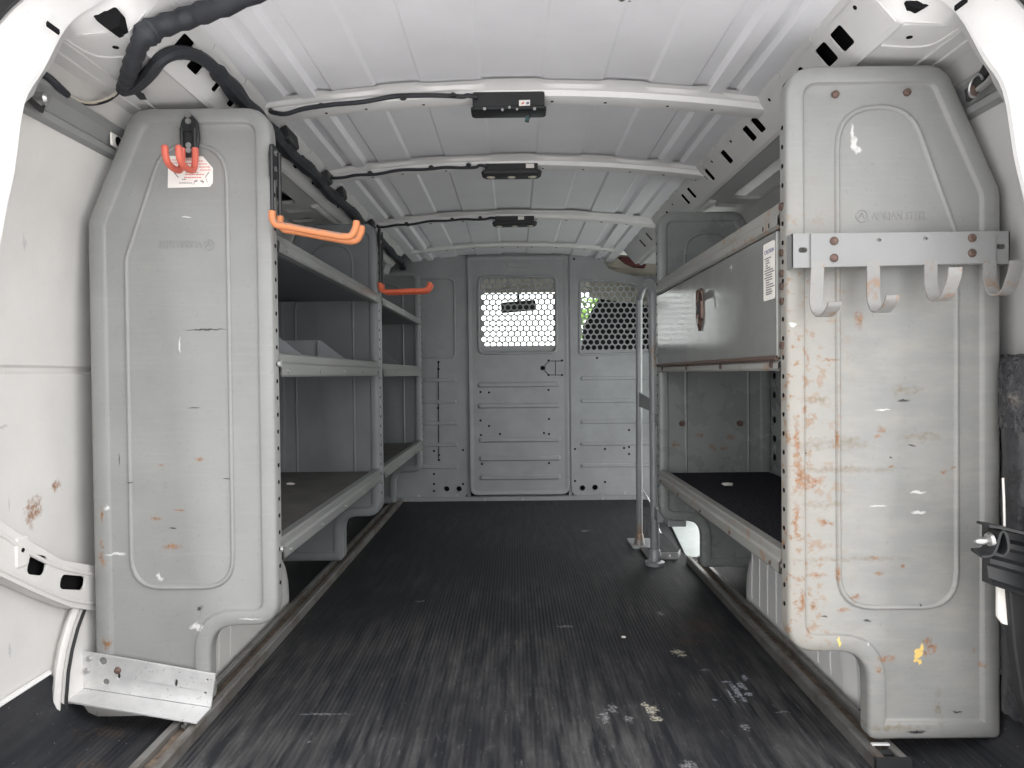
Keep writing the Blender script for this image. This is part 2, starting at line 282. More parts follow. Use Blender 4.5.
# ------------------------------------------------------------------ mesh helpers
def world_loc(o):
    v = Vector((0, 0, 0))
    while o: v = v + o.location; o = o.parent
    return v
class MB:
    def __init__(s): s.v = []; s.f = []; s.m = []; s.sm = []
    def add(s, vs, fs, m=0, smooth=False):
        o = len(s.v); s.v += [Vector(p) for p in vs]
        for f in fs: s.f.append([i + o for i in f]); s.m.append(m); s.sm.append(smooth)
        return s
    def box(s, x0, x1, y0, y1, z0, z1, m=0):
        vs = [(x, y, z) for x in (x0, x1) for y in (y0, y1) for z in (z0, z1)]
        return s.add(vs, [(0, 1, 3, 2), (4, 6, 7, 5), (0, 4, 5, 1), (2, 3, 7, 6), (0, 2, 6, 4), (1, 5, 7, 3)], m)
    def prism(s, loop, depth, m=0, smooth=False):
        """loop of 3-D points extruded by the vector depth, closed both ends"""
        d = Vector(depth); n = len(loop); a = [Vector(p) for p in loop]; vs = a + [p + d for p in a]
        return s.add(vs, [list(range(n))[::-1], list(range(n, 2 * n))] + [(i, (i + 1) % n, (i + 1) % n + n, i + n) for i in range(n)], m, smooth)
    def strip(s, A, B, m=0, closed=False, smooth=True):
        n = len(A); vs = [Vector(p) for p in A] + [Vector(p) for p in B]
        return s.add(vs, [(i, (i + 1) % n, (i + 1) % n + n, i + n) for i in range(n if closed else n - 1)], m, smooth)
    def rings(s, rs, m=0, closed=True, cap0=False, cap1=False, smooth=True):
        n = len(rs[0]); vs = [Vector(p) for r in rs for p in r]; fs = []
        for k in range(len(rs) - 1):
            for i in range(n if closed else n - 1):
                j = (i + 1) % n; fs.append((k * n + i, k * n + j, (k + 1) * n + j, (k + 1) * n + i))
        if cap0: fs.append(list(range(n))[::-1])
        if cap1: fs.append([(len(rs) - 1) * n + i for i in range(n)])
        return s.add(vs, fs, m, smooth)
    def tube(s, pts, r, n=10, m=0, closed=False, flat=None):
        pts = [Vector(p) for p in pts]; N = len(pts); rr = r if hasattr(r, '__len__') else [r] * N
        T = []
        for i in range(N):
            a = pts[i - 1] if (i > 0 or closed) else pts[i]; b = pts[(i + 1) % N] if (i < N - 1 or closed) else pts[i]
            T.append((b - a).normalized())
        u = T[0].orthogonal().normalized() if flat is None else (Vector(flat) - T[0] * T[0].dot(Vector(flat))).normalized()
        rs = []
        for i in range(N):
            u = (u - T[i] * u.dot(T[i])).normalized(); w = T[i].cross(u)
            rs.append([pts[i] + (u * math.cos(2 * math.pi * k / n) + w * math.sin(2 * math.pi * k / n)) * rr[i] for k in range(n)])
        if closed: rs.append(rs[0])
        return s.rings(rs, m, True, not closed, not closed)
    def cyl(s, a, b, r, n=16, m=0, r2=None):
        return s.tube([a, b], [r, r if r2 is None else r2], n, m)
    def ribbon(s, pts, wdir, width, thick, m=0):
        """flat bar along pts, width along wdir"""
        pts = [Vector(p) for p in pts]; wd = Vector(wdir).normalized(); rs = []
        for i, p in enumerate(pts):
            t = (pts[min(i + 1, len(pts) - 1)] - pts[max(i - 1, 0)]).normalized(); nn = t.cross(wd).normalized()
            a = wd * width / 2; b = nn * thick / 2
            rs.append([p - a - b, p + a - b, p + a + b, p - a + b])
        return s.rings(rs, m, True, True, True, smooth=True)
    def plate(s, outer, holes, mp, thick, m=0, hm=None):
        """flat plate from 2-D loops; mp(a,b,d) gives the 3-D point at depth d"""
        loops = [list(outer)] + [list(h) for h in holes]
        flat = [p for l in loops for p in l]
        tris = tessellate_polygon([[Vector((p[0], p[1], 0)) for p in l] for l in loops])
        n = len(flat); vs = [mp(p[0], p[1], 0) for p in flat] + ([mp(p[0], p[1], thick) for p in flat] if thick else [])
        fs = [tuple(t) for t in tris] + ([tuple(i + n for i in t[::-1]) for t in tris] if thick else [])
        s.add(vs, fs, m)
        if thick:
            o = len(s.v) - 2 * n; k = 0
            for li, l in enumerate(loops):
                c = len(l)
                for i in range(c):
                    s.f.append([o + k + i, o + k + (i + 1) % c, o + k + (i + 1) % c + n, o + k + i + n]); s.m.append(m if li == 0 or hm is None else hm); s.sm.append(False)
                k += c
        return s
    def build(s, name, mats, parent=None, angle=35, bevel=0, recalc=True, origin=None):
        me = bpy.data.meshes.new(name)
        off = world_loc(parent) if parent is not None else Vector(origin or (0, 0, 0))
        me.from_pydata([p - off for p in s.v], [], s.f)
        for mt in (mats if isinstance(mats, (list, tuple)) else [mats]): me.materials.append(MAT[mt])
        for p, mi, sm in zip(me.polygons, s.m, s.sm): p.material_index = mi; p.use_smooth = sm
        if recalc:
            bm = bmesh.new(); bm.from_mesh(me); bmesh.ops.recalc_face_normals(bm, faces=bm.faces); bm.to_mesh(me); bm.free()
        if any(s.sm): me.set_sharp_from_angle(angle=math.radians(angle))
        o = bpy.data.objects.new(name, me); COL.objects.link(o); o.parent = parent
        if parent is None: o.location = off
        if bevel:
            b = o.modifiers.new('bevel', 'BEVEL'); b.width = bevel; b.segments = 2; b.limit_method = 'ANGLE'; b.angle_limit = math.radians(40)
        return o
def thing(name, label, cat, loc, group=None):
    o = bpy.data.objects.new(name, None); COL.objects.link(o); o.location = loc; o.empty_display_size = .05
    return tag(o, label, cat, group)
def tag(o, label, cat, group=None):
    o['label'] = label; o['category'] = cat
    if group: o['group'] = group
    return o
def struct(o): o['kind'] = 'structure'; return o

def rpoly(pts, d=0.0, seg=6):
    """rounded polygon (x,y,r) counter-clockwise, inset by d; point count never depends on d"""
    n = len(pts); base = [Vector((p[0], p[1])) for p in pts]; out = []
    ins = []
    for i in range(n):
        a, b, c = base[i - 1], base[i], base[(i + 1) % n]
        e0 = (b - a).normalized(); e1 = (c - b).normalized()
        n0 = Vector((-e0.y, e0.x)); n1 = Vector((-e1.y, e1.x))
        k = 1 + n0.dot(n1); ins.append(b + (n0 + n1) * (d / k))
    for i in range(n):
        a, b, c = ins[i - 1], ins[i], ins[(i + 1) % n]
        e0 = (b - a).normalized(); e1 = (c - b).normalized(); cr = e0.x * e1.y - e0.y * e1.x
        r = pts[i][2]; r = max(r - d, .0015) if cr > 0 else max(r + d, .0015)
        if r <= .0016 and pts[i][2] == 0: r = .0008
        ang = math.acos(max(-1, min(1, e0.dot(e1)))); t = r * math.tan(ang / 2)
        s = b - e0 * t; e = b + e1 * t
        for k in range(seg + 1):
            f = k / seg; q = s.lerp(b, f).lerp(b.lerp(e, f), f)      # quadratic curve through the corner
            out.append((q.x, q.y))
    return out
def rrect(x0, x1, y0, y1, r, d=0.0, seg=5): return rpoly([(x0, y0, r), (x1, y0, r), (x1, y1, r), (x0, y1, r)], d, seg)
def circ(x, y, r, n=16): return [(x + r * math.cos(2 * math.pi * k / n), y + r * math.sin(2 * math.pi * k / n)) for k in range(n)]
def spline(pts, k=6):
    P = [Vector(p) for p in pts]; out = []
    for i in range(len(P) - 1):
        p0 = P[max(i - 1, 0)]; p1 = P[i]; p2 = P[i + 1]; p3 = P[min(i + 2, len(P) - 1)]
        for j in range(k):
            t = j / k
            out.append(.5 * ((2 * p1) + (p2 - p0) * t + (2 * p0 - 5 * p1 + 4 * p2 - p3) * t * t + (3 * p1 - p0 - 3 * p2 + p3) * t ** 3))
    return out + [P[-1]]

# ------------------------------------------------------------------ world and surroundings
w = bpy.data.worlds.new('overcast sky'); SC.world = w; w.use_nodes = True
bg = w.node_tree.nodes['Background']; bg.inputs[0].default_value = (.985, .98, .98, 1)
_n = w.node_tree; _g = nd(_n, 'ShaderNodeTexCoord'); _d = nd(_n, 'ShaderNodeVectorMath', operation='DOT_PRODUCT')
_d.inputs[1].default_value = Vector((.85, .25, .45)).normalized(); _n.links.new(_g.outputs['Generated'], _d.inputs[0])
# overcast sky, brighter on the side where the sun stands behind the cloud
_n.links.new(math_n(_n, 'MULTIPLY_ADD', math_n(_n, 'MAXIMUM', _d.outputs['Value'], 0.0), 3.0, 2.3), bg.inputs[1])
SC.view_settings.view_transform = 'Standard'; SC.view_settings.look = 'None'; SC.view_settings.gamma = 1; SC.view_settings.use_curve_mapping = False
SC.view_settings.exposure = 0.0
struct(MB().add([(-40, -30, -.62), (40, -30, -.62), (40, 60, -.62), (-40, 60, -.62)], [(0, 1, 2, 3)]).build('ground', 'concrete'))

def tree(cx, cy, cz, r, label, n=420):
    t = thing('tree', label, 'tree', (cx, cy, -.62), 'trees outside the van')
    MB().tube(spline([(cx, cy, -.62), (cx + .05, cy, cz * .4), (cx, cy, cz)], 4), [.14 - .008 * i for i in range(9)], 8).build('trunk', 'bark', t)
    b = MB(); rnd = random.Random(int(cx * 10 + cy))
    for i in range(n):
        d = Vector((rnd.gauss(0, 1), rnd.gauss(0, 1), rnd.gauss(0, 1))).normalized() * r * (rnd.random() ** .33)
        c = Vector((cx, cy, cz)) + Vector((d.x, d.y, d.z * .9)); u = Vector((rnd.gauss(0, 1), rnd.gauss(0, 1), rnd.gauss(0, 1))).normalized(); v = u.orthogonal().normalized(); s = r * .11
        b.add([c - u * s, c + v * s * .55, c + u * s, c - v * s * .55], [(0, 1, 2, 3)])
    b.build('crown', 'leaf', t, recalc=False)
tree(1.95, 16, 1.7, 1.05, 'green leafy tree seen through the windscreen, right of the mirror')
tree(5.0, 3.2, 2.1, 1.6, 'green leafy tree beside the van, outside the side door window', 600)
tree(5.5, 6.6, 2.3, 1.7, 'green leafy tree beside the van, outside the cab', 500)

# ------------------------------------------------------------------ van shell
Y0, Y1, YC = 1.04, 3.75, 5.45           # rear opening, partition, cab front
def roofz(x):
    a = abs(x); z = 1.322 - .12 * a * a
    steps = [(0, 0), (.064, 0), (.070, -.003), (.197, -.003), (.203, 0), (.297, 0), (.304, -.005), (.392, -.005), (.398, 0), (.424, 0), (.432, -.012), (.462, -.012), (.470, 0), (.488, 0), (.496, -.009), (.54, -.009)]
    for (x0, h0), (x1, h1) in zip(steps, steps[1:]):
        if x0 <= a <= x1: return z + h0 + (h1 - h0) * (a - x0) / (x1 - x0 + 1e-9)
    return z - .009
xs = sorted({s * v for s in (-1, 1) for v in (0, .03, .064, .070, .13, .197, .203, .25, .297, .304, .35, .392, .398, .424, .432, .462, .470, .488, .496, .52, .54)})
m = MB(); m.strip([(x, Y0 - .02, roofz(x)) for x in xs], [(x, YC - .6, roofz(x)) for x in xs])
struct(m.build('ceiling', 'roofpaint', angle=8))
m = MB(); m.box(-1.0, 1.0, Y0 - .05, YC, 1.40, 1.42); m.box(-1.0, 1.0, Y0 - .02, Y0 + .0, 1.30, 1.42)
struct(m.build('trim_1', 'white'))                                        # outer roof skin

# floor with the step well cut out by the side door
well = [(.615, 2.55), (1.0, 2.55), (1.0, 3.66), (.615, 3.66)]
m = MB()
m.plate([(-1.0, .92), (1.0, .92), (1.0, 2.55), (.618, 2.55), (.618, 3.66), (1.0, 3.66), (1.0, YC), (-1.0, YC)], [], lambda a, b, d: Vector((a, b, -d)), .03)
struct(m.build('floor', 'floor'))
m = MB()
m.box(.60, .618, 2.55, 3.66, -.16, -.03); m.box(.618, 1.0, 2.54, 2.55, -.16, -.03); m.box(.618, 1.0, 3.66, 3.67, -.16, -.03)
m.box(.618, 1.0, 2.55, 3.66, -.17, -.10)
struct(m.build('trim_2', 'dash'))                                         # dark step well
m = MB(); a = [(.705, 2.93), (.705, 2.60), (.93, 2.60), (.93, 3.64), (.79, 3.64)]
m.prism([(x, y, -.10) for x, y in a], (0, 0, .012))
for k in range(0): m.prism([(.77 + .03 * k, 2.7, -.088), (.785 + .03 * k, 2.7, -.088), (.785 + .03 * k, 3.6, -.088), (.77 + .03 * k, 3.6, -.088)], (0, 0, .002))
tag(m.build('step_tread', 'tread', bevel=.002, origin=(.8, 3.0, -.1)), 'bright white step tread in the side door well, seen under the right shelving', 'step')
m = MB(); m.box(-1.0, .59, .92, YC, -.08, -.032); m.box(.59, 1.0, .92, 2.53, -.08, -.032); m.box(-1, 1, .90, .919, -.3, -.002)
struct(m.build('trim_3', 'white'))

WALL = [(.765, 1.205), (.80, 1.10), (.845, .985), (.856, .85), (.862, .700), (.869, .695), (.869, .689), (.862, .684), (.866, .40), (.868, .0)]
def wall_x(z):
    for (xa, za), (xb, zb) in zip(WALL, WALL[1:]):
        if zb <= z <= za: return xa + (xb - xa) * (za - z) / (za - zb + 1e-9)
    return .868
def wall_run(m, s, ya, yb, ztop=2, zbot=-1):
    pr = [(x, z) for x, z in WALL if zbot < z < ztop]
    if ztop < 2: pr = [(wall_x(ztop), ztop)] + pr
    if zbot > -1: pr = pr + [(wall_x(zbot), zbot)]
    m.strip([(s * x, ya, z) for x, z in pr], [(s * x, yb, z) for x, z in pr])
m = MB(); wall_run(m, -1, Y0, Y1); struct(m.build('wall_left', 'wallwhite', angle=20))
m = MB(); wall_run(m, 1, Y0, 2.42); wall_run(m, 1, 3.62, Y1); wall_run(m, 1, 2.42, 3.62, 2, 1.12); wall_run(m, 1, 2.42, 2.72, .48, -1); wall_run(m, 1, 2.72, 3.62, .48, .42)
struct(m.build('wall_right', 'wall_shaded', angle=20))
m = MB(); m.add([(wall_x(1.12) + .012, 2.42, 1.12), (wall_x(1.12) + .012, 3.62, 1.12), (wall_x(.48) + .012, 3.62, .48), (wall_x(.48) + .012, 2.42, .48)], [(0, 1, 2, 3)])
w1 = struct(m.build('window_1', 'glass'))
m = MB(); fr = [(wall_x(1.12), 2.42, 1.12), (wall_x(1.12), 3.62, 1.12), (wall_x(.48), 3.62, .48), (wall_x(.48), 2.42, .48)]
m.tube(fr, .012, 8, closed=True); m.build('window_frame', 'rubber', w1)

SLOTS = [(1.215, .042), (1.275, .042), (1.365, .02), (1.44, .026), (1.63, .035), (1.69, .035), (1.87, .035), (2.035, .03), (2.075, .012), (2.24, .03), (2.32, .03), (2.56, .03), (2.72, .03), (2.95, .03), (3.1, .03)]
for s, nm in ((-1, 'left'), (1, 'right')):
    YRL = 3.46; YRN = 1.095
    # roof rail: sloping face pierced by a row of slots, dark sheet behind painted as their shade
    A = Vector((.535, 1.283)); B = Vector((.595, 1.214)); e = (B - A); L = e.length; e = e / L; nn = Vector((-e.y, e.x))
    if nn.y < 0: nn = -nn
    def mp(a, b, d, A=A, e=e, nn=nn, s=s): q = A + e * b + nn * d; return Vector((s * q.x, a, q.y))
    hs = [rrect(y - w_ / 2, y + w_ / 2, .030, .030 + (.040 if w_ > .018 else .026), min(.006, w_ / 3)) for y, w_ in SLOTS]
    m = MB(); m.plate([(YRN, 0), (YRL, 0), (YRL, L), (YRN, L)], hs, mp, .003)
    m.add([mp(YRN, -.02, .028), mp(YRL, -.02, .028), mp(YRL, L, .028), mp(YRN, L, .028)], [(0, 1, 2, 3)], 1)
    # flanges pressed along the upper edge
    for k in range(15):
        y = 1.12 + .15 * k; m.prism([mp(y, -.004, -.002), mp(y + .11, -.004, -.002), mp(y + .10, .016, -.002), mp(y + .01, .016, -.002)], (0, 0, .003))
    for y in (1.14, 1.52, 1.79, 1.96, 2.14, 2.45): m.cyl(mp(y, .03, 0), mp(y, .03, -.0008), .004, 10, 1)
    m.strip([(s * x, YRN, z) for x, z in ((.595, 1.214), (.603, 1.209), (.612, 1.2135))], [(s * x, YRL, z) for x, z in ((.595, 1.214), (.603, 1.209), (.612, 1.2135))])
    struct(m.build('trim_%d' % (4 if s < 0 else 5), ['white_shaded', 'hole']))
    # inner side panel above the wall, with its large recessed opening
    A2 = Vector((.612, 1.2135)); B2 = Vector((.765, 1.205)); e2 = (B2 - A2); L2 = e2.length; e2 = e2 / L2; n2 = Vector((-e2.y, e2.x))
    if n2.y < 0: n2 = -n2
    def mp2(a, b, d, A=A2, e=e2, n_=n2, s=s): q = A + e * b + n_ * d; return Vector((s * q.x, a, q.y))
    hs = [rrect(1.50, 2.17, .055, .146, .03), rrect(2.24, 2.28, .04, .12, .012), rrect(2.36, 2.42, .07, .14, .015), rrect(2.60, 3.1, .055, .146, .03)]
    m = MB(); m.plate([(YRN, 0), (YRL, 0), (YRL, L2), (YRN, L2)], hs, mp2, .010)
    m.add([mp2(YRN, 0, .051), mp2(1.2, 0, .051), mp2(1.2, L2, .051), mp2(YRN, L2, .051)], [(0, 1, 2, 3)], 1)
    m.add([mp2(1.2, 0, .051), mp2(YRL, 0, .051), mp2(YRL, L2, .051), mp2(1.2, L2, .051)], [(0, 1, 2, 3)], 2)  # grey back sheet: shade on the white inner skin put into colour
    for b_ in (.095, .125): m.tube([mp2(YRN, b_, 0), mp2(1.48, b_, 0)], .003, 6)
    m.tube(spline([mp2(1.02, .09, 0), mp2(1.14, .085, 0), mp2(1.17, .06, 0), mp2(1.17, .0, 0)], 5), .0025, 6)
    m.tube([mp2(2.2, .012, 0), mp2(3.44, .012, 0)], .012, 10)
    m.cyl(mp2(1.14, .03, .0), mp2(1.14, .03, -.001), .005, 10, 1)
    struct(m.build('trim_%d' % (6 if s < 0 else 7), ['white_shaded', 'hole', 'grey']))
    # mat turned up at the foot of the wall near the door
    m = MB(); prm = lambda k: ((.70, .001), (.79, .012 * k), (.835, .045 * k), (.852, .09 * k), (.860, .131 * k), (.872, .134 * k))
    m.rings([[(s * x, y, z) for x, z in prm(k)] for y, k in ((.93, 1), (1.275, 1), (1.30, .85), (1.335, .75), (1.346, .6))], closed=False)
    m.tube([(s * .862, .93, .135), (s * .862, 1.275, .135)], .005, 6, 1)
    struct(m.build('baseboard_' + nm, ['floor', 'white']))
    # wheel arch
    def arch(ins, grow=1.0):
        out = []
        for k in range(25):
            t = math.pi * k / 24; c, q = math.cos(t), math.sin(t)
            out.append((1.72 - math.copysign(abs(c) ** .7, c) * (.435 * grow - ins), math.copysign(abs(q) ** .7, q) * (.325 * grow - ins) if q > 1e-6 else 0))
        return out
    m = MB()
    m.rings([[(s * x, y, z) for y, z in arch(i)] for x, i in ((.87, -.004), (.848, 0), (.840, .10), (.70, .102), (.678, .106), (.667, .12), (.664, .14))], closed=False)
    m.add([(s * .664, y, z) for y, z in arch(.14)], [list(range(25))])
    for k in range(9 if s > 0 else 3): m.tube([(s * .6638, 1.48 + .062 * k, .03), (s * .6638, 1.49 + .06 * k, .17)], .0022 if s > 0 else .0014, 6)
    m.tube([(s * .850, y, z) for y, z in arch(0, 1.03)], .0075, 8); m.tube([(s * .8445, y, z) for y, z in arch(.008)], .003, 8, 1)  # black tube stands in for the shaded gap beside the flange
    struct(m.build('trim_%d' % (8 if s < 0 else 9), ['wallwhite' if s < 0 else 'white', 'rubber']))

for s, k in ((-1, 18), (1, 19)):           # outer body skin closing the shell
    m = MB(); m.plate([(1.0, -.3), (3.9, -.3), (3.9, 1.41), (1.0, 1.41)], [] if s < 0 else [[(2.38, .44), (3.66, .44), (3.66, 1.16), (2.38, 1.16)], [(2.72, -.09), (3.62, -.09), (3.62, .42), (2.72, .42)]], lambda a, b, d, s=s: Vector((s * (.93 + d), a, b)), .01)
    struct(m.build('trim_%d' % k, 'white'))
def prof_z(x):
    a = abs(x)
    if a < .535: return roofz(x)
    if a < .595: return 1.283 - (a - .535) * 1.15
    if a < .612: return 1.211
    if a < .765: return 1.2135 - (a - .612) * .0556
    return 1.205 - (a - .765) * 2.4
# rear door frame, seen from inside the opening
INN = [(0, 1.292), (.3, 1.291), (.45, 1.288), (.56, 1.266), (.625, 1.236), (.668, 1.205), (.705, 1.140), (.735, 1.090), (.752, .99), (.768, .92), (.786, .80), (.80, .5), (.80, 0)]
OUT = [(0, 1.285), (.3, 1.282), (.44, 1.27), (.545, 1.245), (.615, 1.215), (.662, 1.183), (.700, 1.142), (.74, 1.075), (.772, .98), (.795, .90), (.815, .78), (.83, .5), (.83, 0)]
def sym(l): return [(-x, z) for x, z in l[::-1]] + l[1:]
si = spline([(x, 0, z) for x, z in sym(INN)], 4); so = spline([(x, 0, z) for x, z in sym(OUT)], 4)
def at_y(l, y, g=0.0): return [Vector((p.x * (1 + g), y, p.z * (1 + g * .6))) for p in l]
mid = [(a * .5 + b * .5) for a, b in zip(si, so)]
so = [Vector((p.x * 1.063, 0, CAM_H + (p.z - CAM_H) * 1.063)) for p in so]; mid = [(a * .5 + b * .5) for a, b in zip(si, so)]
inner = [Vector((p.x * 1.02, 1.10, min(prof_z(p.x * 1.02) - .0005, p.z + .03))) if abs(p.x) < .74 else Vector((math.copysign(max(abs(p.x) * 1.02, wall_x(min(p.z, 1.2)) - .004), p.x), 1.10, p.z)) for p in si]
m = MB(); m.rings([inner, at_y(si, 1.062, .004), at_y(si, 1.058), at_y(si, 1.052, .002), at_y(mid, 1.035), at_y(so, 1.018, -.006), at_y(so, 1.01), at_y(so, 1.005, .35)], closed=False)
for px, py in ((53, 28), (961, 4)):
    c = on_y(px, py, 1.034); t = Vector((.6 if px < 500 else -.6, 0, -.5)) if False else Vector((.75, 0, -.55 if px < 500 else .55)); t.normalize(); m.ribbon([c - t * .011, c + t * .011], (0, .55, .8), .006, .006, 1)
for pp in (((88, 9), (100, 2), (114, 4), (121, 14), (119, 26), (110, 30), (97, 21)), ((906, 1), (926, 0), (930, 5), (921, 9), (911, 7))):
    m.prism([on_y(*p, 1.074) for p in pp], (0, .026, 0), 1)
struct(m.build('trim_10', ['white_shaded', 'hole']))
m = MB(); m.tube(at_y(so, .995, .012), .016, 8); struct(m.build('trim_11', 'rubber'))      # black door seal

# roof bows
for i, y in enumerate((1.53, 2.045, 2.735, 3.42)):
    bd = 1 if i < 3 else .55; bw = 1 if i < 3 else .9
    m = MB(); N = 61; pr = [(0.0, .008), (.018, .009), (.024, .016), (.030, .018), (.034, .029), (.046, .032), (.072, .032), (.076, .026), (.094, .026), (.098, .008)]
    rings = []
    for k in range(N):
        x = (-.566 + 1.132 * k / (N - 1)) * bw; zc = 1.322 - .12 * x * x
        wav = .008 * (1 if (abs(x) < .07 or .2 < abs(x) < .3 or .4 < abs(x) < .46) else 0)
        rings.append([(x, y + p - (wav if j < 2 else 0), zc - d * bd) for j, (p, d) in enumerate(pr)])
    m.rings(rings, closed=False)
    for x in (-.42, -.33, -.2, -.055, .02, .09, .21, .35, .45):
        zc = 1.322 - .12 * x * x - .032 * bd; m.cyl((x, y + .058, zc), (x, y + .058, zc - .001), .0035 if i < 2 else .005, 8, 1)
    for x in (-.36, -.14, .16, .3, .41):
        zc = 1.322 - .12 * x * x - .026 * bd; m.box(x - .008, x + .008, y + .078, y + .082, zc - .001, zc + .002, 1)
    struct(m.build('trim_%d' % (12 + i), ['white', 'hole'], angle=25))

# ------------------------------------------------------------------ steel partition with its door
def bp_(px, py, y=3.735): v = on_y(px, py, y); return (v.x, v.z)
root = thing('partition', 'grey steel partition with a door and two perforated windows behind the driving cab', 'partition', (0, 3.75, 0))
def mpy(y): return lambda a, b, d: Vector((a, y + d, b))
def bead(m, px0, px1, py, y, h=.026, dp=.006):
    x0, z0 = bp_(px0, py, y); x1, _ = bp_(px1, py, y); rs = []
    for ins, d in ((0, .001), (.002, -dp * .6), (h * .22, -dp), (h * .38, -dp)):
        rs.append([(a, y + d, b) for a, b in rrect(x0, x1, z0 - h / 2, z0 + h / 2, h * .45, ins)])
    m.rings(rs, cap1=True)
def rim(m, pts, y, wd=.012, dp=.007):
    rs = [[(a, y + d, b) for a, b in rpoly(pts, i)] for i, d in ((-wd * .6, .001), (-wd * .3, -dp), (wd * .2, -dp), (wd * .6, .004))]
    m.rings(rs)
def dots(m, pts, y, r=.007, mi=1):
    for px, py in pts:
        x, z = bp_(px, py, y); m.cyl((x, y + .002, z), (x, y - .0012, z), r, 10, mi)
def poly_px(pts, y, r): return [(*bp_(a, b, y), r) for a, b in pts]
# left sheet
m = MB(); yl = 3.745
holesL = [circ(*bp_(px, 489, yl), .015) for px in (446.7, 459)]
m.plate(rpoly([(-.86, .012, .01), (-.258, .012, .05), (-.258, 1.312, .03), (-.80, 1.305, .03), (-.86, 1.1, .02)]), holesL, mpy(yl), .02)
rim(m, poly_px([(395, 358), (455, 357.5), (454, 279), (395, 280)], yl, .03), yl, .010, .005)
for py, x1 in ((380.5, 456.5), (402, 456.5), (423.6, 457.5), (445, 458), (467, 458)): bead(m, 415, x1, py, yl, .022, .005)
m.ribbon([Vector((*[bp_(438.3, 362, yl)[0]], yl - .001, bp_(438.3, 362, yl)[1])), Vector((bp_(438.7, 460, yl)[0], yl - .001, bp_(438.7, 460, yl)[1]))], (1, 0, 0), .004, .003, 1)
dots(m, [(438.5, 362), (438.5, 369), (438, 408), (439, 455), (439, 460), (434, 451), (434, 474), (434, 484), (434, 491), (463, 450), (463, 484)], yl, .006)
dots(m, [(419, 496), (457, 495)], yl, .009, 2)
m.add([(-.86, yl + .022, .0), (-.2, yl + .022, .0), (-.2, yl + .022, .2), (-.86, yl + .022, .2)], [(0, 1, 2, 3)], 1)
m.build('side_sheet', ['partition', 'hole', 'bolt'], root)
# right sheet with notch and window
m = MB(); yr = 3.745
holesR = [circ(*bp_(px, py, yr), .015) for px, py in ((582.5, 488), (595, 487.5))]
winR = poly_px([(580, 355), (668, 352), (668, 292), (645, 288), (622, 281.5), (580, 279.5)], yr, .025)
m.plate(rpoly([(.297, .012, .05), (.86, .012, .01), (.86, 1.10, .02), (.735, 1.165, .05), (.55, 1.213, .05), (.50, 1.236, .03), (.487, 1.262, .015), (.478, 1.318, .01), (.297, 1.322, .02)]), [rpoly(winR)] + holesR, mpy(yr), .02)
rim(m, winR, yr, .012, .006)
for py in (378.4, 401, 422, 444, 465.5): bead(m, 580.5, 670, py, yr, .022, .005)
dots(m, [(597, 358), (575, 449), (575, 481), (605, 449), (605, 482), (596, 378), (611, 378), (626, 378), (624, 448), (629, 430), (629, 447), (629, 454), (597, 465.5), (612, 465.5), (574, 259), (599, 258.5), (624, 465.5)], yr, .006)
dots(m, [(578, 494), (602, 493.5), (625, 493)], yr, .009, 2)
m.add([(.31, yr + .022, .05), (.45, yr + .022, .05), (.45, yr + .022, .2), (.31, yr + .022, .2)], [(0, 1, 2, 3)], 1)
m.build('side_sheet', ['partition', 'hole', 'bolt'], root)
# door
dr = thing('door', 'grey steel sliding door in the partition with a perforated window', 'door', (0, 0, 0)); dr.parent = root
del dr['category']
m = MB(); yd = 3.735; winD = poly_px([(479, 353.5), (556.5, 352.5), (556, 276.5), (478.5, 277)], yd, .035)
dpts = [(-.246, .028, .045), (.286, .028, .045), (.284, 1.305, .02), (-.25, 1.305, .02)]
m.plate(rpoly(dpts, .022), [rpoly(winD)], mpy(yd), .01)
m.rings([[(a, yd + d, b) for a, b in rpoly(dpts, i)] for i, d in ((0, .012), (0, .002), (.003, -.003), (.012, -.003), (.022, .0))])
rim(m, winD, yd, .014, .008)
for py, x0, x1 in ((385, 478, 559.5), (406, 478, 560), (440, 479, 560.5), (458.6, 479.5, 560.5), (477.5, 480, 560.5)): bead(m, x0, x1, py, yd, .028, .008)
bead(m, 507, 529, 265, yd, .03, .002)
dots(m, [(480.5, 392), (548.5, 390), (480.5, 420.5), (549, 419), (481, 435), (549, 434), (482, 464), (549, 463), (489, 392.5), (489, 426), (500, 434), (544, 433), (553, 406), (510, 440), (554, 440), (511, 478), (530, 477.5), (553, 477), (548.5, 360.5), (562, 360.5), (548.5, 375), (562, 375)], yd, .006)
dots(m, [(542.6, 368)], yd, .012)
for a, b in (((549, 361), (561, 361)), ((549, 375), (561, 375)), ((549, 361), (545, 365)), ((545, 365), (545, 371)), ((545, 371), (549, 375)), ((555.5, 361), (555.5, 375))):
    p = bp_(*a, yd); q = bp_(*b, yd); m.tube([(p[0], yd, p[1]), (q[0], yd, q[1])], .0018, 5, 1)
door_sheet = m.build('door_sheet', ['partition', 'hole'], dr)
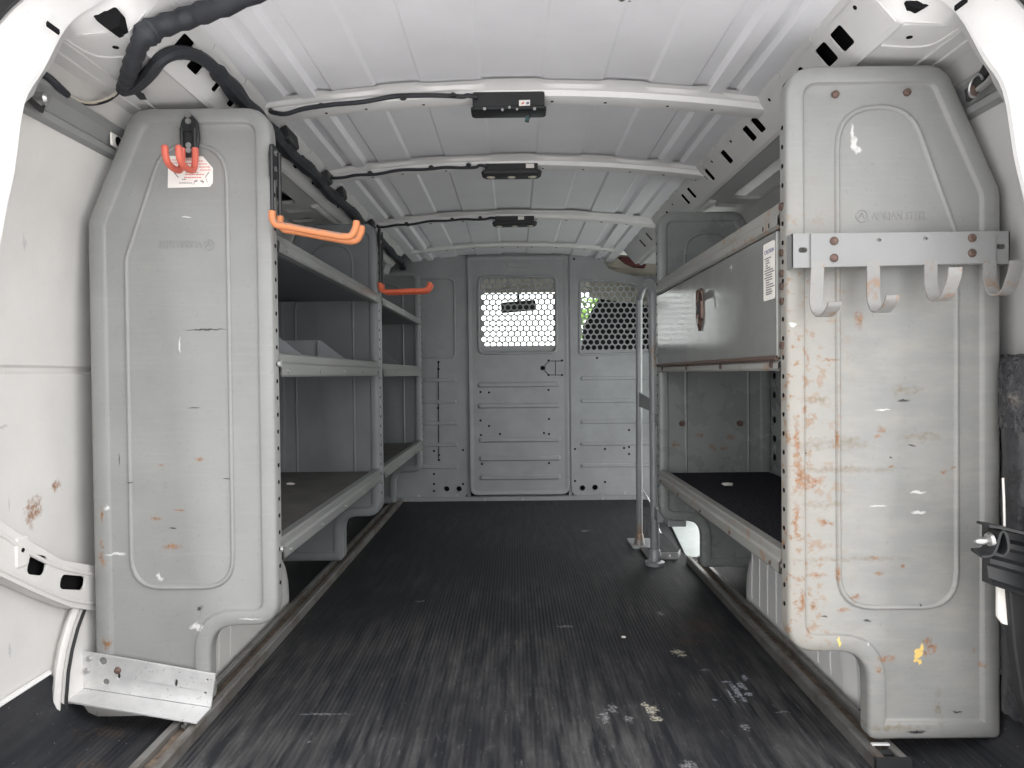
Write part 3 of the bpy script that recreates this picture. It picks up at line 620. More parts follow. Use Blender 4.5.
# frame sill and posts behind the door joints
m = MB(); m.box(-.86, .86, 3.72, 3.77, -.002, .02); m.box(-.262, -.244, 3.752, 3.77, .02, 1.32); m.box(.284, .30, 3.752, 3.77, .02, 1.32); m.box(-.80, .47, 3.752, 3.80, 1.305, 1.325)
for px, py in ((405, 502), (523, 501.5), (603, 500), (485, 501)): x, z = bp_(px, py, 3.72); m.cyl((x, 3.721, max(z, .008)), (x, 3.717, max(z, .008)), .008, 8, 1)
m.build('sill_frame', ['partition', 'bolt'], root)
def perforated(x0, x1, z0, z1, hx0, hx1, hz0, hz1, y, pitch, r, keep=lambda x, z: True):
    m = MB(); row = pitch * math.sqrt(3) / 2; nz = int((z1 - z0) / row) + 2; nx = int((x1 - x0) / pitch) + 2; R = pitch / math.sqrt(3)
    for j in range(nz):
        for i in range(nx):
            cx = x0 + i * pitch + (pitch / 2 if j % 2 else 0); cz = z1 - j * row
            hexp = []
            for k in range(6):
                a = math.radians(90 + 60 * k); b = math.radians(90 + 60 * (k + 1)); p = (cx + R * math.cos(a), cz + R * math.sin(a)); q = (cx + R * math.cos(b), cz + R * math.sin(b))
                hexp += [p, ((p[0] + q[0]) / 2, (p[1] + q[1]) / 2)]
            if hx0 < cx < hx1 and hz0 < cz < hz1 and keep(cx, cz):
                h = [(cx + r * math.cos(math.radians(90 + 30 * k)), cz + r * math.sin(math.radians(90 + 30 * k))) for k in range(12)]
                m.rings([[(a, y, b) for a, b in hexp], [(a, y, b) for a, b in h], [(a, y + .003, b) for a, b in h]], smooth=False)
            else: m.add([(a, y, b) for a, b in hexp], [list(range(12))])
    return m
xa, za = bp_(478, 354, yd); xb, zb = bp_(557, 275, yd); ha, hza = bp_(481.5, 349.5, yd); hb, hzb = bp_(554.8, 279.5, yd)
perforated(xa, xb, za - .02, zb, ha, hb, hza, hzb, yd + .006, .0325, .0133).build('perforated_window', 'partition', dr)
xa, za = bp_(579, 356, yr); xb, zb = bp_(670, 278, yr); ha, hza = bp_(582, 352.5, yr); hb, hzb = bp_(668, 281, yr)
perforated(xa, xb, za - .02, zb, ha, hb, hza, hzb, yr + .006, .0325, .0133, lambda x, z: z < 1.172 - max(0, x - .55) * .25).build('perforated_window', 'partition', root)

# ------------------------------------------------------------------ driving cab beyond the partition
m = MB(); m.strip([(x, 3.86, 1.272 - .06 * x * x) for x in (-.8, -.4, 0, .4, .8)], [(x, 4.80, 1.252 - .06 * x * x) for x in (-.8, -.4, 0, .4, .8)]); m.box(-.72, .72, 4.78, 4.84, 1.235, 1.28)
struct(m.build('trim_16', 'headliner'))
m = MB()
for s in (-1, 1):
    m.plate([(3.77, -.05), (YC, -.05), (YC, 1.4), (3.77, 1.4)], [rpoly([(4.05, .72, .05), (5.1, .72, .05), (4.75, 1.19, .05), (4.05, 1.19, .06)])], lambda a, b, d, s=s: Vector((s * (.9 + d), a, b)), .02)
struct(m.build('wall_front', 'dash'))
m = MB(); m.tube([(-.72, 5.38, .84), (-.66, 4.80, 1.25)], .04, 8); m.tube([(.72, 5.38, .84), (.66, 4.80, 1.25)], .04, 8); m.box(-.9, .9, 5.40, 5.45, -.1, .84)
struct(m.build('trim_17', 'dash'))
m = MB(); m.add([(-.74, 5.40, .82), (.74, 5.40, .82), (.68, 4.82, 1.27), (-.68, 4.82, 1.27)], [(0, 1, 2, 3)]); struct(m.build('window_2', 'glass'))
for s, k in ((-1, 3), (1, 4)):
    m = MB(); m.add([(s * .91, 4.0, .7), (s * .91, 5.15, .7), (s * .91, 4.78, 1.21), (s * .91, 4.0, 1.21)], [(0, 1, 2, 3)]); struct(m.build('window_%d' % k, 'glass'))
m = MB(); pr = [(4.70, .35), (4.68, .70), (4.74, .80), (4.86, .865), (5.1, .882), (5.40, .86), (5.40, .35)]
m.prism([(-.88, y, z) for y, z in pr], (1.76, 0, 0)); o = m.build('dashboard', 'dash', bevel=.02, origin=(0, 5, .35)); tag(o, 'dark dashboard under the windscreen, seen through the door mesh', 'dashboard')
mr = thing('rear_view_mirror', 'dark rear view mirror hanging behind the door mesh, in front of the bright windscreen', 'mirror', (0.02, 4.93, 1.2))
c0 = on_y(501, 308, 4.92); c1 = on_y(536, 305, 4.92)
m = MB(); e1 = (c1 - c0).normalized(); ctr = (c0 + c1) / 2; up = Vector((-e1.z, 0, e1.x)); hl = (c1 - c0).length / 2; hh = .038
lp = rpoly([(-hl, -hh, .02), (hl, -hh, .02), (hl, hh, .02), (-hl, hh, .02)])
m.rings([[ctr + e1 * (a * q) + up * (b * q) + Vector((0, d, 0)) for a, b in lp] for q, d in ((.93, -.006), (1, 0), (.9, .03), (.5, .045))], cap0=True, cap1=True)
m.build('mirror_housing', 'black', mr)
m = MB(); m.tube(spline([ctr + Vector((0, .03, 0)), ctr + Vector((0, .06, .05)), ctr + Vector((0, -.02, .115))], 4), .010, 8); m.build('mirror_stalk', 'black', mr)
st = thing('passenger_seat', 'black passenger seat filling the view through the right hand mesh', 'seat', (.66, 4.2, 0))
def pad(m, rows, y_front, y_back):
    """rows: (z, x0, x1); soft-edged slab"""
    rs = []
    for z, x0, x1, ya, yb in rows: rs.append([(a, b, z) for a, b in rrect(x0, x1, ya, yb, min(.05, (yb - ya) / 2.2))])
    m.rings(rs, cap0=True, cap1=True)
m = MB(); pad(m, [(.40, .44, .86, 4.0, 4.12), (.43, .41, .88, 3.98, 4.15), (.7, .385, .885, 3.99, 4.15), (.95, .40, .885, 4.02, 4.15), (1.05, .455, .88, 4.04, 4.14), (1.12, .50, .86, 4.05, 4.13), (1.19, .515, .84, 4.05, 4.13), (1.228, .54, .81, 4.06, 4.12), (1.238, .57, .78, 4.07, 4.11)], 0, 0)
m.build('backrest', 'seat', st, angle=60)
m = MB(); pad(m, [(.22, .42, .87, 4.1, 4.58), (.26, .40, .88, 4.05, 4.62), (.36, .40, .88, 4.05, 4.62), (.39, .43, .86, 4.08, 4.58)], 0, 0); m.build('seat_cushion', 'seat', st, angle=60)
m = MB(); m.box(.48, .82, 4.12, 4.55, -.03, .23); m.build('seat_base', 'black', st, bevel=.01)
m = MB(); m.tube(spline([on_y(627, 330, 3.97), on_y(633, 328.5, 3.97), on_y(640, 327, 3.97), on_y(642, 331, 3.97), on_y(639, 334, 3.97)], 4), .008, 8)
m.build('belt_buckle', 'bolt', st)
# trim and cloth visible over the cut corner of the right sheet
m = MB(); rs = []
for k in range(9):
    t = k / 8; rs.append([(.42 + .40 * t, 3.84 + .03 * t, 1.33 - .02 * t), (.42 + .40 * t, 3.86, 1.31 - .10 * t), (.42 + .4 * t, 3.90, 1.22 - .12 * t), (.42 + .4 * t, 3.93, 1.10 - .06 * t)])
m.rings(rs, closed=False); tag(m.build('pillar_trim', 'cream', origin=(.6, 3.86, 1.15)), 'cream curved trim panel above the cut corner of the partition', 'trim')
m = MB(); a = [on_y(*p, 3.80) for p in ((618, 257), (640, 256.5), (647, 262), (645, 268), (634, 267), (625, 263))]
m.prism(a, (0, .03, 0)); tag(m.build('cloth_bundle', 'maroon', bevel=.006, origin=a[0]), 'dark maroon cloth tucked against the cream trim at the partition corner', 'cloth')

# ------------------------------------------------------------------ shelving
UIN = .466
PANEL = [(0, .19, .05), (.137, .19, .055), (.137, .037, .016), (.366, .037, .012), (.366, .98, .05), (.272, 1.195, .05), (0, 1.195, .055)]
LOOP = [(.090, .265, .06), (.293, .265, .06), (.293, .905, .05), (.215, 1.125, .07), (.090, 1.125, .07)]
def make_panel(parent, s, y0, mat, bolts=(), dotted=True):
    P = lambda u, d, z: Vector((s * (UIN + u * (1 if s > 0 else .978)), y0 + d, z))
    m = MB()
    prof = [(.004, .030), (0, .029), (0, .008), (.0015, .003), (.006, 0), (.026, 0), (.029, .001), (.032, .0065), (.0345, .0075)]
    m.rings([[P(u, d, z) for u, z in rpoly(PANEL, i)] for i, d in prof], cap1=True)
    for w0, w1 in ((0, 0),):
        m.rings([[P(u, d, z) for u, z in rpoly(LOOP, i)] for i, d in ((-.005, .0077), (-.0034, .0048), (-.0012, .0032), (.0012, .0032), (.0034, .0048), (.005, .0077))])
    # back skin so the sheet is closed from behind
    m.rings([[P(u, d, z) for u, z in rpoly(PANEL, i)] for i, d in ((.003, .028), (.003, .010), (.01, .0095))], cap1=True)
    if dotted:
        for k in range(26):
            z = .27 + .033 * k
            m.cyl((s * UIN, y0 + .017, z), (s * (UIN - .0008), y0 + .017, z), .0042, 8, 1)
    return m.build('end_panel', [mat, 'hole'], parent, angle=40)
def lip(parent, s, y0, y1, zt, zb, mat):
    zm = (zt + zb) / 2
    pr = [(.022, zt - .006), (.022, zt), (.004, zt), (.0, zt - .003), (.0, zm + .006), (-.0045, zm + .001), (-.0045, zb + .004), (-.002, zb), (.016, zb)]
    m = MB(); m.strip([(s * (UIN + u), y0, z) for u, z in pr], [(s * (UIN + u), y1, z) for u, z in pr])
    m.strip([(s * (UIN + u + .003), y0, z) for u, z in pr[2:7]], [(s * (UIN + u + .003), y1, z) for u, z in pr[2:7]])
    n = 5
    for k in range(n):
        y = y0 + .04 + (y1 - y0 - .08) * k / (n - 1); m.cyl((s * (UIN - .0040), y, (zb + zm) / 2), (s * (UIN - .0075), y, (zb + zm) / 2), .0035, 8, 1)
    return m.build('shelf_lip', [mat, 'rustbolt' if s > 0 else 'bolt'], parent, angle=25)
def shelf(parent, s, y0, y1, z, mat, lipz, lipmat=None, liner=None):
    m = MB(); xa, xb = s * (UIN + .004), s * (UIN + .362)
    m.box(min(xa, xb), max(xa, xb), y0, y1, z - .008, z)
    sh = m.build('shelf', mat, parent)
    lp = lip(parent, s, y0, y1, lipz[1], lipz[0], 'grey_lip' if s > 0 else 'left_lip')
    if liner:
        m = MB(); n = 14
        xa2, xb2 = s * (UIN + .024), s * (UIN + .352)
        m.box(min(xa2, xb2), max(xa2, xb2), y0 + .004, y1 - .004, z + .0005, z + .009); m.build('shelf_liner', liner, sh)
    return sh
def back_panel(parent, s, y0, y1, mat):
    m = MB(); x = s * (UIN + .364); x2 = s * (UIN + .361)
    m.box(min(x, x2), max(x, x2), y0, y1, .20, .985)
    for z in (.42, .50, .58, .80, .87):
        m.rings([[(x2 - s * d, a, b) for a, b in rrect(y0 + .10, y1 - .10, z - .010, z + .010, .008, i)] for i, d in ((0, 0), (.004, .003), (.008, .003))], cap1=True)
    for z in (.30, .40, .46, .52, .60, .66, .78, .85):
        for y in (y0 + .035, y1 - .035): m.cyl((x2, y, z), (x2 - s * .0015, y, z), .011, 10, 1)
    return m.build('back_panel', [mat, 'hole'], parent)
def divider(parent, s, y, z0=.692):
    pts = [(.004, z0), (.004, z0 + .026), (.075, .775), (.345, .775), (.345, z0)]
    m = MB(); m.prism([(s * (UIN + u), y, z) for u, z in pts], (0, .003, 0))
    m.box(*sorted((s * (UIN + .078), s * (UIN + .081))), y - .012, y, z0, .772)
    return m.build('divider', 'grey', parent)

# left, near the rear door
uL = thing('shelving_unit', 'grey steel shelving unit on the left nearest the rear door, with a white sticker', 'shelving', (-.65, 1.88, 0), 'left hand shelving units')
y0, y1 = YL, 2.395
make_panel(uL, -1, y0, 'panel_left'); make_panel(uL, -1, y1, 'grey'); back_panel(uL, -1, y0 + .035, y1 - .005, 'grey')
shelf(uL, -1, y0 + .031, y1 - .002, .338, 'shelf_shaded', (.311, .354), liner='wood')
shelf(uL, -1, y0 + .031, y1 - .002, .692, 'shelf_shaded', (.674, .722))
shelf(uL, -1, y0 + .031, y1 - .002, .938, 'shelf_shaded', (.922, .957))
for y in (1.56, 1.95): divider(uL, -1, y)
# left, far unit against the partition
uF = thing('shelving_unit', 'dark grey steel shelving unit on the left at the far end beside the partition', 'shelving', (-.65, 2.95, 0), 'left hand shelving units')
y0, y1 = 2.43, 3.47
make_panel(uF, -1, y0, 'grey', dotted=False); make_panel(uF, -1, y1, 'grey'); back_panel(uF, -1, y0 + .035, y1 - .005, 'grey')
shelf(uF, -1, y0 + .031, y1 - .002, .330, 'shelf_shaded', (.309, .350), liner='wood')
shelf(uF, -1, y0 + .031, y1 - .002, .690, 'shelf_shaded', (.671, .718))
shelf(uF, -1, y0 + .031, y1 - .002, .935, 'shelf_shaded', (.923, .953))
divider(uF, -1, 2.86)
# right cabinet unit
uR = thing('shelving_unit', 'worn rusty grey shelving unit on the right with a closed cabinet door and carpeted shelf', 'shelving', (.65, 1.74, 0))
y0, y1 = YR, 2.275
make_panel(uR, 1, y0, 'panel_right'); make_panel(uR, 1, y1, 'grey_cabinet'); back_panel(uR, 1, y0 + .035, y1 - .005, 'grey_cabinet')
shelf(uR, 1, y0 + .031, y1 - .002, .340, 'grey', (.317, .358), liner='carpet')
m = MB(); m.box(UIN + .004, UIN + .362, y0 + .031, y1 - .002, .684, .692); m.build('shelf', 'grey', uR)
m = MB(); m.box(UIN + .004, UIN + .362, y0 + .031, y1 - .002, .938, .946); m.build('shelf', 'grey', uR)
pr = [(.022, .697), (.002, .697), (.0, .694), (-.004, .690), (-.004, .680), (.0, .676), (.02, .676)]
m = MB(); m.strip([(UIN + u, y0 + .031, z) for u, z in pr], [(UIN + u, y1 - .002, z) for u, z in pr]); m.build('shelf_lip', 'grey_lip', uR, angle=25)
pr = [(.03, .966), (.03, .972), (.004, .972), (.0, .969), (.0, .951), (-.004, .947), (-.004, .932), (.002, .927), (.02, .926)]
m = MB(); m.strip([(UIN + u, y0 + .031, z) for u, z in pr], [(UIN + u, y1 - .002, z) for u, z in pr])
for y in (1.27, 1.30): m.box(UIN - .0046, UIN - .003, y, y + .004, .934, .942, 1)
m.build('shelf_lip', ['grey_lip', 'hole'], uR, angle=25)
cd = MB(); cd.rings([[(.466 + d, a, b) for a, b in rrect(1.236, 2.268, .699, .922, .004, i)] for i, d in ((0, .012), (0, -.002), (.002, -.004), (.004, -.004))], cap1=True)
cd = cd.build('cabinet_door', 'cabinet_door', uR)
m = MB(); m.tube([(.461, 1.236, .698), (.461, 2.268, .698)], .0042, 8); m.box(.4602, .4625, 1.236, 2.268, .699, .703)
for k in range(4):
    y = 1.26 + k * .31; m.cyl((.4605, y, .687), (.458, y, .687), .006, 8)
m.build('hinge', 'rustbolt', cd)
# latch: pointed recessed handle plate with a paddle
lt = MB(); lp = [(-.024, -.03, .006), (0, -.064, .004), (.024, -.03, .006), (.024, .044, .014), (-.024, .044, .014)]
cy_, cz_ = 1.742, .838
lt.rings([[(.4615 + d, cy_ - a, cz_ + b) for a, b in rpoly(lp, i)] for i, d in ((0, 0), (.001, -.005), (.005, -.006), (.008, -.004), (.010, .0))], cap1=True)
lt.cyl((.4600, cy_, cz_ - .036), (.4535, cy_, cz_ - .036), .010, 14); lt.cyl((.4600, cy_, cz_ + .028), (.4545, cy_, cz_ + .028), .008, 12)
lt = lt.build('latch', 'latch', cd)
m = MB(); m.rings([[(.460 - d, cy_ - a, cz_ + b) for a, b in rrect(-.012, .012, -.02, .018, .006, i)] for i, d in ((0, 0), (.001, .005), (.004, .006))], cap1=True)
m.build('latch_paddle', 'black', lt)
m = MB(); m.ribbon([(.459, cy_ - .02, cz_ + .02), (.444, cy_ - .045, cz_ + .028), (.440, cy_ - .05, cz_ + .0)], (0, .3, 1), .018, .004); m.build('latch_lever', 'latch', lt)
# sticker with a heading and lines of small print
stk = MB(); X_ = .4615
def sx(y, z, d=0): return Vector((X_ - d, y, z))
stk.rings([[sx(-a, b, d) for a, b in rrect(-1.298, -1.243, .804, .908, .005, i)] for i, d in ((0, .0), (0, .0008))], cap1=True, smooth=False)
stk = stk.build('warning_sticker', 'paper', cd)
stk['label'] = 'white printed sticker'
def text_mesh(txt, size, name, mat, parent, mw, depth=.0004):
    cu = bpy.data.curves.new(name, 'FONT'); cu.body = txt; cu.size = size; cu.extrude = depth; cu.align_x = 'LEFT'; cu.resolution_u = 2
    tmp = bpy.data.objects.new(name, cu); COL.objects.link(tmp)
    dg = bpy.context.evaluated_depsgraph_get(); me = bpy.data.meshes.new_from_object(tmp.evaluated_get(dg))
    bpy.data.objects.remove(tmp); me.name = name; me.materials.clear(); me.materials.append(MAT[mat])
    off = Matrix.Translation(-world_loc(parent)); me.transform(off @ mw)
    if mw.determinant() < 0: me.flip_normals()
    o = bpy.data.objects.new(name, me); COL.objects.link(o); o.parent = parent; return o
# on the plane x = const facing -X the text reads towards -Y
mwR = Matrix(((0, 0, -1, X_ - .0010), (-1, 0, 0, 1.291), (0, 1, 0, .888), (0, 0, 0, 1)))
text_mesh('CAUTION', .0105, 'heading', 'inkblue', stk, mwR)
m = MB(); rnd = random.Random(3); z = .880
for k, wd in enumerate((.032, .014, .018, .008, .020, .042, .046, .030, .036, .030, .016, .034, .040, .026, .030, .026)):
    yy = 1.291 - (0 if k in (0, 5, 6, 8) else .006)
    x = yy
    while x > yy - wd:
        l = .003 + .005 * rnd.random(); m.box(X_ - .0012, X_ - .0008, max(x - l, yy - wd - .002), x, z - .0011, z + .0011, 0); x -= l + .0012
    z -= .0044 if k < 14 else .0035
m.build('small_print', 'ink', stk)

# pressed lettering on the end panels
def letters(txt, size, px, py, y, s, parent, mir=1, squash=1.0):
    c = on_y(px, py, y); mw = Matrix(((mir * squash, 0, 0, c.x), (0, 0, 1, y + .0078), (0, 1, 0, c.z), (0, 0, 0, 1)))
    return text_mesh(txt, size, 'pressed_lettering', 'panel_right' if s > 0 else 'panel_left', parent, mw, .0012)
letters('ADRIAN STEEL', .020, 874, 219, YR, 1, uR, squash=.72)
letters('ADRIAN STEEL', .021, 200, 247, YL, -1, uL, mir=-1, squash=.62)
for px, py, y, p, mt in ((864, 215, YR, uR, 'panel_right'), (207, 244, YL, uL, 'panel_left')):
    c = on_y(px, py, y); m = MB()
    m.tube([(c.x + .0098 * math.cos(t * math.pi / 12), y + .0074, c.z + .0098 * math.sin(t * math.pi / 12)) for t in range(24)], .0013, 6, closed=True)
    m.tube([(c.x - .005, y + .0074, c.z - .005), (c.x, y + .0072, c.z + .006), (c.x + .005, y + .0074, c.z - .005)], .0012, 6); m.tube([(c.x - .003, y + .0074, c.z - .001), (c.x + .004, y + .0072, c.z + .001)], .001, 6)
    m.build('pressed_emblem', mt, p)
# rusty screws in the right panel head
for px, py in ((837, 93), (909, 91)):
    c = on_y(px, py, YR); m = MB(); m.tube([c + Vector((0, .008, 0)), c + Vector((0, .003, 0)), c + Vector((0, .001, 0))], [.0065, .006, .0035], 14)
    m.build('screw', 'rustbolt', uR)
for px, py in ((786.5, 272), (786.5, 251), (786, 285), (787, 300), (787.5, 345), (784.5, 205)):
    c = on_x(px, py, UIN); c.y = min(max(c.y, YR + .015), YR + .03); m = MB(); m.cyl((UIN, YR + .02, c.z), (UIN - .004, YR + .02, c.z), .0065, 10); m.build('rivet', 'rustbolt', uR)
for py_, zz in ((0, .70), (0, .335)):
    m = MB(); m.cyl((-UIN + .001, YL + .022, zz), (-UIN + .007, YL + .022, zz), .0065, 10); m.build('rivet', 'bolt', uL)
# two rusty studs on the inner face of the far right panel
for px in (682, 740):
    c = on_y(px, 423.5, 2.275); m = MB(); m.cyl(c + Vector((0, .01, 0)), c - Vector((0, .004, 0)), .009, 12); m.build('stud', 'rustbolt', uR)

# hook rack bolted across the right panel
hk = thing('hook_rack', 'grey steel rack of four curved hooks bolted across the right shelving end panel', 'hook rack', (.65, 1.18, .86))
yb_ = 1.176
a = on_y(792, 268, yb_); b = on_y(1010, 231, yb_)
m = MB(); ov = lambda px: circ(*[(v.x, v.z) for v in (on_y(px, 250 if px < 900 else 246.5, yb_),)][0], .0045, 10)
m.plate([(a.x, a.z), (b.x, a.z + .003), (b.x, b.z), (a.x, b.z)], [[(x + (.003 if x > c_[0] else -.003), z) for x, z in l] for l, c_ in ((ov(803), (on_y(803, 250, yb_).x, 0)), (ov(1001), (on_y(1001, 246, yb_).x, 0)))], mpy(yb_), .0025, 0)
m.box(a.x, a.x + .0025, yb_, 1.1995, a.z, b.z); m.box(b.x - .0025, b.x, yb_, 1.2, a.z + .003, b.z)
m.build('back_bar', 'hookgrey', hk, bevel=.0012)
m = MB(); yp = 1.1725; q = [on_y(811, 267.5, yp), on_y(996, 263, yp), on_y(996, 231, yp), on_y(811, 233.5, yp)]
m.plate([(v.x, v.z) for v in q], [[(v.x + .004 * math.cos(t), v.z + .0028 * math.sin(t)) for t in [k * math.pi / 5 for k in range(10)]] for v in (on_y(879, 240, yp), on_y(925.5, 238.5, yp))], mpy(yp), .003)
m.build('front_plate', 'hookgrey', hk, bevel=.0008)
for px, bot, tip, out, bow in ((818.5, .764, .020, .055, .004), (873.5, .770, .024, .055, 0), (931, .788, .048, .060, 0), (990, .796, .050, .058, 0)):
    x = on_y(px, 260, yp).x; zt = on_y(px, 262, yp).z
    path = spline([(x, yp + .0015, zt + .002), (x - bow * .5, yp + .0012, zt - .02), (x - bow, yp + .001, bot + .028), (x - bow * .7, yp - .008, bot + .007), (x, yp - .024, bot), (x, yp - .042, bot + .005), (x, yp - out, bot + tip * .65), (x, yp - out - .004, bot + tip)], 5)
    m = MB(); m.ribbon(path, (1, 0, 0), .0215, .003); m.build('hook', 'hookworn', hk, angle=50)
for px, py in ((834, 241), (834, 258), (972, 238), (972, 253)):
    c = on_y(px, py, yp); m = MB(); m.tube([c + Vector((0, .002, 0)), c - Vector((0, .0015, 0)), c - Vector((0, .004, 0))], [.0075, .007, .004], 12); m.box(c.x - .003, c.x + .003, c.y - .0045, c.y - .003, c.z - .0008, c.z + .0008); m.build('bolt', 'rustbolt', hk)

# ------------------------------------------------------------------ rubber dipped ladder hooks
# 1: on the face of the left end panel, prongs towards the viewer
h1 = thing('ladder_hook', 'black double hook with coral red prongs above the white sticker on the left shelving', 'hook', tuple(on_y(189, 150, YL)), 'rubber dipped ladder hooks')
yq = YL - .004
top = on_y(189, 114, yq); botp = on_y(190, 157, yq); cx_ = (top.x + botp.x) / 2; hz = (top.z - botp.z) / 2; zc = (top.z + botp.z) / 2
pl = [(-.013, -hz, .004), (.013, -hz, .004), (.019, -.002, .02), (.016, hz * .65, .02), (.004, hz, .01), (-.004, hz, .01), (-.016, hz * .65, .02), (-.019, -.002, .02)]
m = MB(); m.rings([[(cx_ + a, yq + d, zc + b) for a, b in rpoly(pl, i)] for i, d in ((0, .004), (0, -.001), (.002, -.003), (.005, -.003))], cap1=True)
m.ribbon([(cx_ - .016, yq - .005, zc + .009), (cx_ + .016, yq - .005, zc + .009)], (0, 0, 1), .004, .004)
for px, py in ((189, 122), (189, 146), (189.5, 151), (188.5, 116)):
    c = on_y(px, py, yq); m.cyl((cx_, yq - .002, c.z), (cx_, yq - .006, c.z), .0055, 10, 1)
m.build('mount_plate', ['black', 'bolt'], h1)
for px in (183.5, 196.5):
    x = on_y(px, 150, yq).x; z0 = on_y(px, 148, yq).z; zb = on_y(px, 172, yq).z
    m = MB(); m.cyl((x, yq - .006, zc + .012), (x, yq - .006, z0 - .004), .0036, 8); m.build('rod', 'black', h1)
    k = spline([(x, yq - .006, z0 - .002), (x, yq - .006, z0 - .020), (x - .001, yq - .010, zb + .004), (x - .001, yq - .026, zb - .004), (x - .002, yq - .052, zb - .002), (x - .002, yq - .066, zb + .010), (x - .002, yq - .068, zb + .029)], 5)
    m = MB(); m.tube(k, [.0062] * (len(k) - 1) + [.0045], 10); m.build('prong', 'red', h1)
# 2: on the inner edge of the near left panel, reaching into the aisle
def side_hook(label, y, z_top, z_rod, dx, drop, mat, plate_px, tip, two=True, rise=.026, ztop_rod=None, yaw=0.0):
    x0 = -UIN + .005
    h = thing('ladder_hook', label, 'hook', (x0, y, z_rod), 'rubber dipped ladder hooks')
    m = MB(); zc_ = z_top - .035
    pp = [(-.014, -.03, .004), (.014, -.03, .004), (.017, .01, .012), (.006, .036, .01), (-.006, .036, .01), (-.017, .01, .012)]
    m.rings([[(x0 + d, y + a, zc_ + b) for a, b in rpoly(pp, i)] for i, d in ((0, -.004), (0, .001), (.002, .003), (.005, .003))], cap1=True)
    for dz in (.018, -.012): m.cyl((x0 + .002, y, zc_ + dz), (x0 + .006, y, zc_ + dz), .005, 10, 1)
    m.build('mount_plate', ['black', 'bolt'], h)
    for dy in ((-.022, .022) if two else (0,)):
        yy = y + dy; x = x0 + .004
        m = MB(); m.cyl((x, yy, z_top - .01), (x, yy, z_rod + .02), .0040, 8); m.build('rod', 'black', h)
        sy = yaw * dx
        k = spline([(x, yy, z_rod + .022), (x, yy, z_rod + .008), (x + .008, yy + yaw * .008, z_rod - .004), (x + .03, yy + yaw * .03, z_rod - .008), (x + dx * .6, yy + sy * .6, z_rod - drop * .62 - .006), (x + dx - .016, yy + sy, z_rod - drop - .004), (x + dx - .002, yy + sy, z_rod - drop + .008), (x + dx + .002, yy + sy, z_rod - drop + rise)], 6)
        m = MB(); m.tube(k, [tip] * (len(k) - 1) + [tip * .75], 12); m.build('prong', mat, h)
    return h
zt = on_y(272, 146, 1.36).z; zr = on_y(272, 226, 1.36).z
side_hook('large hook with two worn orange prongs reaching from the near left shelving into the aisle', 1.352, zt, zr, .158, .024, 'orangeworn', 0, .0068)
zt = on_y(379, 228, 2.41).z; zr = on_y(379, 290, 2.41).z
side_hook('red orange hook on the left shelving at mid length, farther back than the orange one', 2.412, zt, zr, .168, .0, 'redorange', 0, .0078, two=True, rise=.022, yaw=0.0)

# torn white sticker under hook 1
ys = YL + .0068
q = [on_y(*p, ys) for p in ((168, 188), (210, 187), (213, 183), (213, 168), (203, 156.5), (168.5, 156))]
stl = MB(); stl.prism([v for v in q], (0, -.0012, 0)); stl = stl.build('sticker', 'paper', uL); stl['label'] = 'torn white sticker with faded red print'
m = MB(); rnd = random.Random(5); yq2 = ys - .0014
def pline(m, p, q, mi, t=.0011):
    a = on_y(*p, yq2); b = on_y(*q, yq2); m.ribbon([a, b], (0, 0, 1), t * 2, .0004, mi)
for py, x0, x1, mi in ((160, 172, 180, 1), (163, 172, 181, 1), (160, 186, 193, 1), (163.5, 186, 195, 1), (161, 199, 203, 1), (164, 199, 207, 1), (167, 199, 210, 1), (170, 200, 211, 1), (172.5, 186, 198, 0), (174.5, 185, 204, 1), (177.5, 184, 201, 1), (179.3, 182, 186, 0), (183, 179, 192, 0)):
    x = x0
    while x < x1:
        l = 1 + 2 * rnd.random(); pline(m, (x, py), (min(x + l, x1), py), mi, .0009 if mi else .0008); x += l + .5
for p in (((209, 172), (205.5, 177), (207.5, 182.5)), ((200.5, 181), (204, 182)), ((202, 179.5), (203, 184)), ((193.5, 184.5), (194.5, 181.5), (197.5, 180.5)), ((174, 172.5), (178.5, 177.5))):
    for a, b in zip(p, p[1:]): pline(m, a, b, 0, .0013)
m.build('faded_print', ['ink', 'inkred'], stl)

# ------------------------------------------------------------------ floor tracks
def track(label, s, ya, yb):
    t = thing('floor_track', label, 'floor track', (s * .628, (ya + yb) / 2, 0), 'aluminium floor tracks')
    pr = [(.600, .0), (.600, .022), (.603, .025), (.6145, .025), (.6155, .023), (.6155, .007), (.6395, .007), (.6395, .023), (.6405, .025), (.652, .025), (.655, .022), (.655, .0)]
    m = MB(); m.prism([(s * u, ya, z) for u, z in pr], (0, yb - ya, 0)); m.build('channel', 'track', t)
    m = MB(); rnd = random.Random(int(s + 3)); N = 60
    m.strip([(s * .616, ya + .03 + (yb - ya - .06) * k / N, .009 + .005 * rnd.random()) for k in range(N + 1)], [(s * .639, ya + .03 + (yb - ya - .06) * k / N, .009 + .005 * rnd.random()) for k in range(N + 1)])
    g = m.build('grit', 'trackdirt', t); g['kind'] = 'stuff'
    return t
tl = track('aluminium floor track along the left shelving', -1, .93, 3.68)
tr = track('aluminium floor track along the right shelving, its end showing under the worn panel', 1, 1.172, 2.47)
m = MB(); m.box(.598, .657, 1.164, 1.173, 0, .024); m.build('end_cap', 'black', tr)
m = MB(); m.box(.617, .638, 1.185, 1.20, .012, .021); m.build('stop', 'black', tr)
m = MB(); m.box(.612, .642, 1.205, 1.212, .0252, .0275); m.build('clip', 'white', tr)
m = MB(); m.cyl((-.628, 1.31, .009), (-.628, 1.31, .034), .004, 10); m.cyl((-.628, 1.31, .016), (-.628, 1.31, .022), .009, 6); m.build('bolt', 'bolt', tl)

